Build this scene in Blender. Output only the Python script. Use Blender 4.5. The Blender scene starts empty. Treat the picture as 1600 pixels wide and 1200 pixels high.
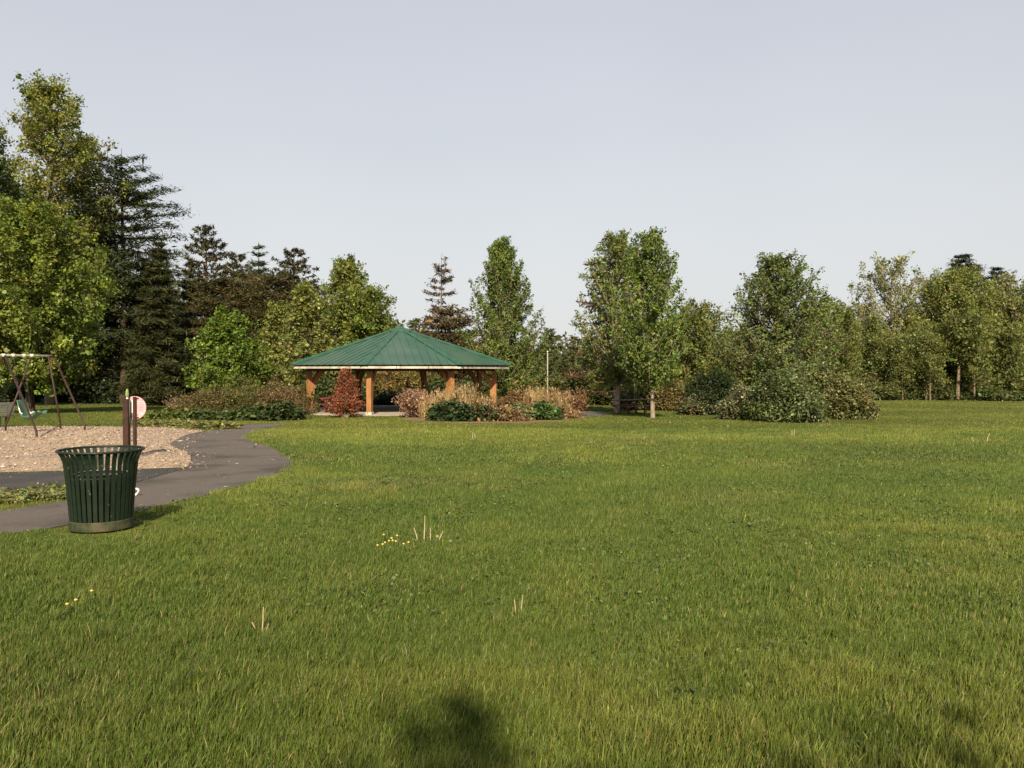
import bpy, bmesh, math, random
import numpy as np
from mathutils import Vector, Matrix

# ------------------------------------------------------------------ basics
SC = bpy.context.scene
COL = SC.collection
PI = math.pi
F = 1280.0            # focal length of the photo in its own pixels (1600 wide)
EYE = 1.5
HORIZ = 578.0

def g(x, y):
    """height of the gently falling meadow"""
    x = np.asarray(x, float); y = np.asarray(y, float)
    yy = np.clip(y, -60, 110)
    z = -0.0185 * yy
    w = np.clip((y - 12) / 20, 0, 1)
    z = z + w * (0.035 * np.sin(x * 0.21 + 0.6) * np.sin(y * 0.17 + 1.0) + 0.02 * np.sin(x * 0.53 + y * 0.31))
    return z

def gz(x, y): return float(g(x, y))

def site(px, Z):
    """spot on the ground at distance Z in the photo's column px"""
    x = (px - 800.0) / F * Z
    return Vector((x, Z, gz(x, Z)))

def gp(px, py):
    """ground point seen at a photo pixel"""
    Z = 20.0
    for _ in range(40):
        x = (px - 800.0) / F * Z
        Z = 0.5 * Z + 0.5 * (EYE - gz(x, Z)) * F / max(py - HORIZ, 5)
    return ((px - 800.0) / F * Z, Z)

def tall(Z, ytop, px=800):
    """height of a thing standing at Z whose top shows at photo row ytop"""
    return EYE - site(px, Z).z + (HORIZ - ytop) * Z / F

def tag(o, label=None, cat=None, group=None, kind=None):
    if label: o['label'] = label
    if cat: o['category'] = cat
    if group: o['group'] = group
    if kind: o['kind'] = kind
    return o

def empty(name, loc, rz=0.0):
    o = bpy.data.objects.new(name, None)
    COL.objects.link(o)
    o.location = loc; o.rotation_euler = (0, 0, rz)
    o.empty_display_size = 0.2
    return o

def thing(name, loc, rz, label, cat, group=None):
    return tag(empty(name, loc, rz), label, cat, group)

def link(name, me, mat, parent=None, loc=None):
    o = bpy.data.objects.new(name, me)
    COL.objects.link(o)
    if mat is not None and not me.materials: me.materials.append(mat)
    if parent is not None: o.parent = parent
    if loc is not None: o.location = loc
    return o

def npmesh(name, V, faces, colors=None, smooth=False):
    """numpy mesh: V (n,3), faces = list of (m,k) index arrays, colors (n,3)"""
    me = bpy.data.meshes.new(name)
    V = np.asarray(V, np.float32)
    me.vertices.add(len(V)); me.vertices.foreach_set('co', V.ravel())
    faces = [np.asarray(f, np.int32) for f in faces if len(f)]
    loops = np.concatenate([f.ravel() for f in faces])
    tot = np.concatenate([np.full(len(f), f.shape[1], np.int32) for f in faces])
    start = np.concatenate([[0], np.cumsum(tot)[:-1]]).astype(np.int32)
    me.loops.add(len(loops)); me.loops.foreach_set('vertex_index', loops)
    me.polygons.add(len(tot)); me.polygons.foreach_set('loop_start', start)
    me.polygons.foreach_set('loop_total', tot)
    me.polygons.foreach_set('use_smooth', np.full(len(tot), smooth))
    me.update(calc_edges=True)
    if colors is not None:
        a = me.color_attributes.new('Col', 'FLOAT_COLOR', 'POINT')
        c = np.ones((len(V), 4), np.float32); c[:, :3] = colors
        a.data.foreach_set('color', c.ravel())
    return me

def unit(a):
    return a / np.maximum(np.linalg.norm(a, axis=-1, keepdims=True), 1e-9)

def vnoise(x, y, scale, seed):
    """smooth value noise in 0..1"""
    r = np.random.default_rng(seed).random((64, 64))
    u = np.asarray(x) / scale + 1000.3; v = np.asarray(y) / scale + 1000.7
    i = np.floor(u).astype(int); j = np.floor(v).astype(int)
    fu = u - i; fv = v - j
    fu = fu * fu * (3 - 2 * fu); fv = fv * fv * (3 - 2 * fv)
    i0, i1, j0, j1 = i % 64, (i + 1) % 64, j % 64, (j + 1) % 64
    return (r[i0, j0] * (1 - fu) + r[i1, j0] * fu) * (1 - fv) + (r[i0, j1] * (1 - fu) + r[i1, j1] * fu) * fv

def inpoly(x, y, poly):
    x = np.asarray(x); y = np.asarray(y)
    res = np.zeros(x.shape, bool)
    n = len(poly)
    for i in range(n):
        x0, y0 = poly[i]; x1, y1 = poly[(i + 1) % n]
        if y0 == y1: continue
        c = ((y0 > y) != (y1 > y)) & (x < (x1 - x0) * (y - y0) / (y1 - y0) + x0)
        res ^= c
    return res

# ------------------------------------------------------------------ materials
def new_mat(name, rough=0.8, spec=0.3):
    m = bpy.data.materials.new(name); m.use_nodes = True
    nt = m.node_tree; b = nt.nodes['Principled BSDF']
    b.inputs['Roughness'].default_value = rough
    b.inputs['Specular IOR Level'].default_value = spec
    return m, nt, b

def noise_mat(name, c1, c2, scale=8.0, rough=0.8, spec=0.3, bump=0.0, stretch=(1, 1, 1), detail=6.0, metallic=0.0,
              c3=None, scale3=1.0, bscale=None, lo=0.35, hi=0.65, lo3=0.48, hi3=0.68):
    m, nt, b = new_mat(name, rough, spec)
    b.inputs['Metallic'].default_value = metallic
    tc = nt.nodes.new('ShaderNodeTexCoord'); mp = nt.nodes.new('ShaderNodeMapping')
    mp.inputs['Scale'].default_value = stretch
    nt.links.new(tc.outputs['Object'], mp.inputs['Vector'])
    n = nt.nodes.new('ShaderNodeTexNoise'); n.inputs['Scale'].default_value = scale; n.inputs['Detail'].default_value = detail
    nt.links.new(mp.outputs['Vector'], n.inputs['Vector'])
    r = nt.nodes.new('ShaderNodeValToRGB')
    r.color_ramp.elements[0].position = lo; r.color_ramp.elements[1].position = hi
    r.color_ramp.elements[0].color = (*c1, 1); r.color_ramp.elements[1].color = (*c2, 1)
    nt.links.new(n.outputs['Fac'], r.inputs['Fac'])
    out = r.outputs['Color']
    if c3 is not None:
        n3 = nt.nodes.new('ShaderNodeTexNoise'); n3.inputs['Scale'].default_value = scale3; n3.inputs['Detail'].default_value = 4
        nt.links.new(tc.outputs['Object'], n3.inputs['Vector'])
        r3 = nt.nodes.new('ShaderNodeValToRGB'); r3.color_ramp.elements[0].position = lo3; r3.color_ramp.elements[1].position = hi3
        nt.links.new(n3.outputs['Fac'], r3.inputs['Fac'])
        mx = nt.nodes.new('ShaderNodeMixRGB'); mx.inputs['Color2'].default_value = (*c3, 1)
        nt.links.new(r3.outputs['Color'], mx.inputs['Fac']); nt.links.new(out, mx.inputs['Color1'])
        out = mx.outputs['Color']
    nt.links.new(out, b.inputs['Base Color'])
    if bump:
        bn = nt.nodes.new('ShaderNodeBump'); bn.inputs['Strength'].default_value = bump; bn.inputs['Distance'].default_value = 0.02
        src = n
        if bscale:
            src = nt.nodes.new('ShaderNodeTexNoise'); src.inputs['Scale'].default_value = bscale; src.inputs['Detail'].default_value = 5
            nt.links.new(mp.outputs['Vector'], src.inputs['Vector'])
        nt.links.new(src.outputs['Fac'], bn.inputs['Height']); nt.links.new(bn.outputs['Normal'], b.inputs['Normal'])
    return m

def leaf_mat(name, trans=0.3, rough=0.55, spec=0.25):
    m, nt, b = new_mat(name, rough, spec)
    a = nt.nodes.new('ShaderNodeAttribute'); a.attribute_name = 'Col'
    nt.links.new(a.outputs['Color'], b.inputs['Base Color'])
    t = nt.nodes.new('ShaderNodeBsdfTranslucent')
    hs = nt.nodes.new('ShaderNodeMixRGB'); hs.blend_type = 'MULTIPLY'; hs.inputs['Fac'].default_value = 1
    hs.inputs['Color2'].default_value = (1.25, 1.2, 0.5, 1)
    nt.links.new(a.outputs['Color'], hs.inputs['Color1']); nt.links.new(hs.outputs['Color'], t.inputs['Color'])
    mx = nt.nodes.new('ShaderNodeMixShader'); mx.inputs['Fac'].default_value = trans
    nt.links.new(b.outputs['BSDF'], mx.inputs[1]); nt.links.new(t.outputs['BSDF'], mx.inputs[2])
    nt.links.new(mx.outputs['Shader'], nt.nodes['Material Output'].inputs['Surface'])
    return m

M = {}
M['leaf'] = leaf_mat('leaf_surface', 0.3, 0.5, 0.3)
M['needle'] = leaf_mat('needle_surface', 0.12, 0.6, 0.25)
M['grass'] = leaf_mat('grass_blade_surface', 0.3, 0.5, 0.25)
M['bark'] = noise_mat('bark_grey', (0.10, 0.075, 0.05), (0.22, 0.17, 0.12), 14, 0.9, 0.15, 0.5, (1, 1, 0.25))
M['bark_dark'] = noise_mat('bark_dark', (0.035, 0.026, 0.02), (0.09, 0.065, 0.045), 12, 0.9, 0.15, 0.5, (1, 1, 0.25))
M['bark_pale'] = noise_mat('bark_pale', (0.16, 0.135, 0.10), (0.31, 0.265, 0.205), 10, 0.85, 0.15, 0.4, (1, 1, 0.4))
M['bark_red'] = noise_mat('bark_red', (0.11, 0.055, 0.035), (0.26, 0.15, 0.10), 9, 0.9, 0.15, 0.5, (1, 1, 0.4))
M['asphalt'] = noise_mat('path_asphalt', (0.082, 0.071, 0.063), (0.138, 0.122, 0.110), 60, 0.9, 0.2, 0.5, c3=(0.064, 0.055, 0.049), scale3=0.9, bscale=140)
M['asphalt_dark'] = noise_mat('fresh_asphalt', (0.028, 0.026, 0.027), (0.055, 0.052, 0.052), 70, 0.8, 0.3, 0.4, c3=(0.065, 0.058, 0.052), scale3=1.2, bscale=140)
M['concrete'] = noise_mat('slab_concrete', (0.28, 0.24, 0.20), (0.40, 0.36, 0.30), 5, 0.85, 0.2, 0.2, bscale=60)
M['soil'] = noise_mat('garden_soil', (0.12, 0.078, 0.048), (0.24, 0.165, 0.105), 9, 0.95, 0.1, 0.8, c3=(0.16, 0.11, 0.07), scale3=1.1, bscale=30)
M['dirt'] = noise_mat('bare_dirt', (0.15, 0.115, 0.06), (0.24, 0.19, 0.10), 3, 0.95, 0.1, 0.4, bscale=30)
M['mulch'] = noise_mat('mulch_bed', (0.23, 0.175, 0.13), (0.38, 0.30, 0.235), 26, 0.95, 0.1, 1.0, c3=(0.36, 0.27, 0.18), scale3=0.8, bscale=38)
M['chip'] = leaf_mat('wood_chip_surface', 0.0, 0.9, 0.1)
M['wood'] = noise_mat('stained_timber', (0.23, 0.10, 0.036), (0.36, 0.175, 0.066), 4, 0.6, 0.3, 0.15, (6, 6, 0.6), c3=(0.24, 0.11, 0.045), scale3=0.9)
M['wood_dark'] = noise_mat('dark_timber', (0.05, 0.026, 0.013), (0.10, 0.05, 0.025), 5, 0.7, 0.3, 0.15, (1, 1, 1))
M['gutter'] = noise_mat('weathered_white_fascia', (0.36, 0.32, 0.26), (0.58, 0.53, 0.46), 1.6, 0.55, 0.4, 0.0, (1, 1, 1), c3=(0.30, 0.25, 0.19), scale3=2.2)
M['roof'] = noise_mat('green_metal_roof', (0.027, 0.072, 0.046), (0.037, 0.088, 0.058), 0.9, 0.42, 0.5, 0.05, c3=(0.050, 0.092, 0.064), scale3=0.45, bscale=3)
M['roof_cap'] = noise_mat('green_metal_ridge', (0.022, 0.072, 0.043), (0.032, 0.092, 0.056), 2.0, 0.4, 0.5)
M['bin'] = noise_mat('dark_green_paint', (0.006, 0.014, 0.007), (0.010, 0.020, 0.010), 6, 0.5, 0.35, 0.08, c3=(0.11, 0.12, 0.09), scale3=26, bscale=60, lo3=0.66, hi3=0.76)
M['bin_base'] = noise_mat('scuffed_green_paint', (0.020, 0.028, 0.013), (0.048, 0.056, 0.028), 9, 0.7, 0.3, 0.1, c3=(0.075, 0.065, 0.035), scale3=9)
M['liner'] = noise_mat('black_liner', (0.006, 0.006, 0.007), (0.014, 0.014, 0.015), 12, 0.35, 0.5, 0.3)
M['liner_rim'] = noise_mat('liner_lip', (0.16, 0.16, 0.15), (0.30, 0.30, 0.28), 18, 0.5, 0.4)
M['steel_brown'] = noise_mat('brown_paint', (0.028, 0.012, 0.008), (0.046, 0.020, 0.013), 9, 0.55, 0.3, 0.0, c3=(0.024, 0.012, 0.009), scale3=3)
M['steel_pale'] = noise_mat('galvanised_pale', (0.46, 0.44, 0.35), (0.62, 0.60, 0.48), 9, 0.45, 0.5)
M['steel_dark'] = noise_mat('dark_steel', (0.02, 0.018, 0.018), (0.045, 0.04, 0.04), 14, 0.5, 0.5)
M['seat_green'] = noise_mat('green_plastic', (0.04, 0.10, 0.055), (0.06, 0.135, 0.075), 5, 0.35, 0.5)
M['pink'] = noise_mat('pink_panel', (0.62, 0.30, 0.34), (0.74, 0.42, 0.45), 6, 0.6, 0.3)
M['pink_dark'] = noise_mat('pink_print', (0.52, 0.20, 0.27), (0.58, 0.25, 0.31), 6, 0.6, 0.3)
M['dull_white'] = noise_mat('dull_white', (0.26, 0.24, 0.20), (0.36, 0.33, 0.28), 8, 0.6, 0.3)
M['white'] = noise_mat('white_plastic', (0.62, 0.60, 0.56), (0.78, 0.76, 0.72), 8, 0.5, 0.4)
M['leaf_green_paint'] = noise_mat('green_finial_paint', (0.14, 0.20, 0.07), (0.20, 0.27, 0.10), 14, 0.5, 0.4)
M['table_red'] = noise_mat('red_table_paint', (0.12, 0.014, 0.017), (0.18, 0.023, 0.026), 7, 0.5, 0.4)
M['table_frame'] = noise_mat('dark_maroon_paint', (0.075, 0.022, 0.020), (0.115, 0.036, 0.032), 7, 0.5, 0.4)
M['table_wood'] = noise_mat('table_planks', (0.085, 0.050, 0.040), (0.15, 0.095, 0.072), 5, 0.7, 0.3, 0.2, (1, 8, 8))
M['bench_mesh'] = noise_mat('grey_bench_coating', (0.045, 0.045, 0.042), (0.075, 0.075, 0.07), 9, 0.6, 0.4)
M['skin'] = noise_mat('skin', (0.42, 0.25, 0.17), (0.50, 0.31, 0.22), 8, 0.6, 0.3)
M['cloth'] = noise_mat('dark_cloth', (0.04, 0.045, 0.06), (0.07, 0.075, 0.09), 20, 0.9, 0.1)

def ground_mat():
    m, nt, b = new_mat('lawn_turf', 0.95, 0.1)
    tc = nt.nodes.new('ShaderNodeTexCoord')
    def ramp(scale, stops, detail=5, stretch=None):
        n = nt.nodes.new('ShaderNodeTexNoise'); n.inputs['Scale'].default_value = scale; n.inputs['Detail'].default_value = detail
        nt.links.new(tc.outputs['Object'], n.inputs['Vector'])
        r = nt.nodes.new('ShaderNodeValToRGB'); e = r.color_ramp.elements
        e[0].position = stops[0][0]; e[0].color = (*stops[0][1], 1)
        e[1].position = stops[-1][0]; e[1].color = (*stops[-1][1], 1)
        for p, c in stops[1:-1]:
            k = e.new(p); k.color = (*c, 1)
        nt.links.new(n.outputs['Fac'], r.inputs['Fac'])
        return n, r
    n1, r1 = ramp(0.30, [(0.30, (0.060, 0.084, 0.014)), (0.5, (0.084, 0.100, 0.018)), (0.72, (0.115, 0.116, 0.024))])
    n2, r2 = ramp(9.0, [(0.30, (0.55, 0.55, 0.5)), (0.70, (1.25, 1.2, 1.15))], 8)
    mx = nt.nodes.new('ShaderNodeMixRGB'); mx.blend_type = 'MULTIPLY'; mx.inputs['Fac'].default_value = 1
    nt.links.new(r1.outputs['Color'], mx.inputs['Color1']); nt.links.new(r2.outputs['Color'], mx.inputs['Color2'])
    nt.links.new(mx.outputs['Color'], b.inputs['Base Color'])
    bn = nt.nodes.new('ShaderNodeBump'); bn.inputs['Strength'].default_value = 0.8; bn.inputs['Distance'].default_value = 0.05
    nt.links.new(n2.outputs['Fac'], bn.inputs['Height']); nt.links.new(bn.outputs['Normal'], b.inputs['Normal'])
    return m
M['lawn'] = ground_mat()

# ------------------------------------------------------------------ solid helpers (bmesh)
class MB:
    def __init__(s): s.V = []; s.Fc = []
    def poly(s, pts, faces):
        o = len(s.V); s.V += [tuple(p) for p in pts]
        s.Fc += [tuple(o + i for i in f) for f in faces]
    def box(s, c, d, R=None):
        hx, hy, hz = d[0] / 2, d[1] / 2, d[2] / 2
        P = [Vector((x, y, z)) for z in (-hz, hz) for y in (-hy, hy) for x in (-hx, hx)]
        if R is not None: P = [R @ p for p in P]
        P = [p + Vector(c) for p in P]
        s.poly(P, [(0, 2, 3, 1), (4, 5, 7, 6), (0, 1, 5, 4), (2, 6, 7, 3), (1, 3, 7, 5), (0, 4, 6, 2)])
    def bar(s, a, b, w, h, up=(0, 0, 1)):
        a = Vector(a); b = Vector(b); d = (b - a); L = d.length; d.normalize()
        u = Vector(up); sx = d.cross(u)
        if sx.length < 1e-4: sx = d.cross(Vector((1, 0, 0)))
        sx.normalize(); sz = sx.cross(d)
        R = Matrix((sx, d, sz)).transposed()
        s.box((a + b) / 2, (w, L, h), R)
    def prism(s, pts, n, th):
        """flat polygon pts extruded by th along n (centred)"""
        n = Vector(n).normalized(); k = len(pts)
        P = [Vector(p) - n * th / 2 for p in pts] + [Vector(p) + n * th / 2 for p in pts]
        s.poly(P, [tuple(range(k - 1, -1, -1)), tuple(range(k, 2 * k))] + [(i, (i + 1) % k, k + (i + 1) % k, k + i) for i in range(k)])
    def tube(s, pts, r, n=8, closed=False, caps=True):
        P = [Vector(p) for p in pts]; k = len(P)
        rr = r if hasattr(r, '__len__') else [r] * k
        t0 = (P[1] - P[0]).normalized()
        ref = Vector((0, 0, 1)) if abs(t0.z) < 0.9 else Vector((1, 0, 0))
        rings = []
        for i in range(k):
            if closed: t = (P[(i + 1) % k] - P[i - 1]).normalized()
            else: t = (P[min(i + 1, k - 1)] - P[max(i - 1, 0)]).normalized()
            a = t.cross(ref)
            if a.length < 1e-3: a = t.cross(Vector((0, 1, 0)))
            a.normalize(); b = t.cross(a).normalized()
            ref = b.cross(t) if False else ref
            rings.append([P[i] + (a * math.cos(2 * PI * j / n) + b * math.sin(2 * PI * j / n)) * rr[i] for j in range(n)])
        V = [v for ring in rings for v in ring]; Fc = []
        kk = k if closed else k - 1
        for i in range(kk):
            i2 = (i + 1) % k
            for j in range(n):
                Fc.append((i * n + j, i * n + (j + 1) % n, i2 * n + (j + 1) % n, i2 * n + j))
        if caps and not closed:
            Fc.append(tuple(range(n - 1, -1, -1))); Fc.append(tuple((k - 1) * n + j for j in range(n)))
        s.poly(V, Fc)
    def lathe(s, prof, n=32, c=(0, 0, 0), cap=False):
        V = []; Fc = []; k = len(prof)
        for r, z in prof:
            for j in range(n):
                a = 2 * PI * j / n
                V.append((c[0] + r * math.cos(a), c[1] + r * math.sin(a), c[2] + z))
        for i in range(k - 1):
            for j in range(n):
                Fc.append((i * n + j, i * n + (j + 1) % n, (i + 1) * n + (j + 1) % n, (i + 1) * n + j))
        if cap:
            Fc.append(tuple(range(n - 1, -1, -1))); Fc.append(tuple((k - 1) * n + j for j in range(n)))
        s.poly(V, Fc)
    def build(s, name, mat, parent=None, smooth=False, bevel=0.0, loc=None):
        me = bpy.data.meshes.new(name)
        me.from_pydata(s.V, [], s.Fc)
        bm = bmesh.new(); bm.from_mesh(me)
        bmesh.ops.recalc_face_normals(bm, faces=bm.faces)
        if bevel:
            bmesh.ops.bevel(bm, geom=[e for e in bm.edges if len(e.link_faces) == 2 and e.calc_face_angle(0) > 0.6], offset=bevel, segments=1, affect='EDGES')
        bm.to_mesh(me); bm.free()
        if smooth: me.polygons.foreach_set('use_smooth', [True] * len(me.polygons))
        return link(name, me, mat, parent, loc)

# ------------------------------------------------------------------ vegetation
def tubes_mesh(name, paths, n=6):
    """paths: list of (points (k,3), radii (k,)) -> one mesh of tapered limbs"""
    Vs = []; Fs = []; off = 0
    ang = np.arange(n) * 2 * PI / n
    for P, r in paths:
        P = np.asarray(P, float); r = np.asarray(r, float); k = len(P)
        t = unit(np.gradient(P, axis=0))
        ref = np.array([0.0, 0.0, 1.0])
        if abs(t.mean(0)[2]) > 0.8: ref = np.array([1.0, 0.0, 0.0])
        a = unit(np.cross(t, ref)); b = np.cross(t, a)
        V = P[:, None, :] + r[:, None, None] * (a[:, None, :] * np.cos(ang)[None, :, None] + b[:, None, :] * np.sin(ang)[None, :, None])
        Vs.append(V.reshape(-1, 3))
        i = np.arange(k - 1)[:, None] * n; j = np.arange(n)[None, :]; j2 = (j + 1) % n
        Fs.append(np.stack([i + j, i + j2, i + n + j2, i + n + j], -1).reshape(-1, 4) + off)
        off += k * n
    return npmesh(name, np.concatenate(Vs), [np.concatenate(Fs)], smooth=True)

def leaf_quads(rng, P, size, up=0.5, out=None, aspect=0.7, axis=None, axw=0.0, var=0.35):
    """diamond leaves around points P -> V, F"""
    n = len(P)
    nrm = rng.normal(size=(n, 3)); nrm[:, 2] = nrm[:, 2] + up * 2
    if out is not None: nrm = nrm + out
    nrm = unit(nrm)
    t = rng.normal(size=(n, 3))
    if axis is not None: t = t * (1 - axw) + axis * axw * 2
    t = unit(t - (t * nrm).sum(1, keepdims=True) * nrm)
    b = np.cross(nrm, t)
    L = size * np.exp(rng.normal(size=(n, 1)) * var) * 0.5
    W = L * aspect
    V = np.stack([P - t * L, P + b * W - t * L * 0.15, P + t * L, P - b * W - t * L * 0.15], 1).reshape(-1, 3)
    Fc = np.arange(4 * n).reshape(n, 4)
    return V, Fc

def tint(rng, base, n, var=0.22, hue=0.12, clump=None, dry=0.0, drycol=(0.20, 0.15, 0.05)):
    """per-leaf albedo, spread around base; optional per-clump factor"""
    c = np.asarray(base, float)[None, :] * np.exp(rng.normal(size=(n, 1)) * var)
    c = c * np.exp(rng.normal(size=(n, 3)) * np.array([hue, hue * 0.5, hue]))
    if clump is not None: c = c * clump
    if dry > 0:
        m = rng.random(n) < dry
        c[m] = np.asarray(drycol) * np.exp(rng.normal(size=(m.sum(), 1)) * 0.25)
    return np.clip(c, 0.003, 0.6)

def crown_mesh(name, rng, P, cid, size, base, up, center, aspect=0.7, outw=0.4, var=0.22, cvar=0.18, dry=0.0, axis=None, axw=0.0, hue=0.10, drycol=(0.20, 0.15, 0.05)):
    out = unit(P - center) * outw
    V, Fc = leaf_quads(rng, P, size, up, out, aspect, axis, axw)
    nc = int(cid.max()) + 1
    cl = np.exp(rng.normal(size=(nc, 1)) * cvar) * np.exp(rng.normal(size=(nc, 3)) * np.array([0.07, 0.02, 0.08]))
    c = tint(rng, base, len(P), var, hue, cl[cid], dry, drycol)
    return npmesh(name, V, [Fc], np.repeat(c, 4, 0))

def bez(p0, p1, p2, k=6):
    t = np.linspace(0, 1, k)[:, None]
    return (1 - t) ** 2 * p0 + 2 * t * (1 - t) * p1 + t ** 2 * p2

def prof_ovate(s, a=0.28, p=0.8, q=0.55):
    s = np.asarray(s, float)
    return np.where(s < a, np.clip(s / a, 0, 1) ** q * 0.55 + 0.45, np.clip((1 - s) / (1 - a), 0, 1) ** p)

def prof_round(s):
    s = np.asarray(s, float)
    return np.sqrt(np.clip(1 - (2 * s - 0.9) ** 2 / 1.25, 0.02, 1))

def decid(seed, H, cb, R, base, nl=60, tw=7, lpt=34, size=0.16, prof=prof_ovate, rise=0.7, sig=0.22, twl=0.9, tr=0.14,
          bark='bark', up=0.15, upt=0.6, fill=0.22, var=0.22, cvar=0.2, forks=1, lean=(0, 0), dry=0.0, jit=0.12, gaps=0.0, limb=0.35):
    rng = np.random.default_rng(seed); lpt = lpt * 2.5; sig = sig * 1.15; size = size * 0.80
    paths = []
    k = 9
    tz = np.linspace(0, 1, k)
    topz = H * 0.94
    trunk = np.stack([lean[0] * H * tz ** 1.5 + rng.normal(size=k).cumsum() * jit * 0.12 * (tz > 0), lean[1] * H * tz ** 1.5 + rng.normal(size=k).cumsum() * jit * 0.12 * (tz > 0), tz * topz], 1)
    rad = tr * (1 - tz) ** 0.8 + 0.012; rad[0] = tr * 1.35
    paths.append((trunk, rad))
    def on_trunk(z):
        return np.array([np.interp(z, trunk[:, 2], trunk[:, 0]), np.interp(z, trunk[:, 2], trunk[:, 1]), z])
    pts = []; cid = []; nc = 0; axs = []
    for i in range(nl):
        s1 = ((i + 0.5) / nl) ** 0.85
        s1 = min(0.985, max(0.02, s1 + rng.normal() * 0.02))
        az = i * 2.39996 + rng.normal() * 0.35
        rr = R * float(prof(s1)) * (0.78 + 0.32 * rng.random())
        if gaps and rng.random() < gaps: rr *= 0.6
        z1 = cb + s1 * (H - cb)
        z0 = max(cb * 0.85, z1 - rise * (rr + 0.3) * (0.8 + 0.5 * rng.random()) - 0.25)
        z0 = min(z0, topz * 0.97)
        c = on_trunk(z0)
        e = on_trunk(min(z1, topz)) * np.array([1, 1, 0]) + np.array([math.cos(az) * rr, math.sin(az) * rr, z1])
        mid = c + (e - c) * np.array([0.55, 0.55, 0.35]) + rng.normal(size=3) * 0.08 * rr
        b = bez(c, mid, e, 6)
        r0 = max(0.010, min(tr * limb, 0.020 * np.linalg.norm(e - c)))
        paths.append((b, r0 * (1 - np.linspace(0, 1, 6)) ** 0.7 + 0.006))
        d = unit((e - c)[None])[0]
        for j in range(tw):
            u = fill + (1 - fill) * (j + rng.random()) / tw
            q = (1 - u) ** 2 * c + 2 * u * (1 - u) * mid + u * u * e
            dr = rng.normal(size=3) * 0.75 + d * 0.5 + np.array([0, 0, upt])
            dr = dr / np.linalg.norm(dr)
            L = twl * (0.5 + 0.7 * rng.random()) * (0.55 + 0.45 * min(1, rr / max(R, .1) + 0.2))
            tip = q + dr * L
            if rng.random() < 0.5:
                paths.append((np.stack([q, q + dr * L * 0.5 + rng.normal(size=3) * 0.04, tip]), np.array([r0 * 0.3 + .004, r0 * 0.2 + .004, 0.003])))
            m = max(4, int(lpt * (0.5 + rng.random())))
            v = rng.random(m) ** 0.8
            pp = q + dr * L * v[:, None] * 1.05 + rng.normal(size=(m, 3)) * sig * (0.6 + 0.6 * (1 - v[:, None]))
            pts.append(pp); cid.append(np.full(m, nc)); nc += 1
    P = np.concatenate(pts); cid = np.concatenate(cid)
    P[:, 2] = np.maximum(P[:, 2], 0.15)
    cen = np.array([0, 0, cb + 0.35 * (H - cb)])
    crown = crown_mesh('crown', rng, P, cid, size, base, up, cen, var=var, cvar=cvar, dry=dry)
    wood = tubes_mesh('trunk', paths, 6)
    return wood, crown, bark, 'leaf'

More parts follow.
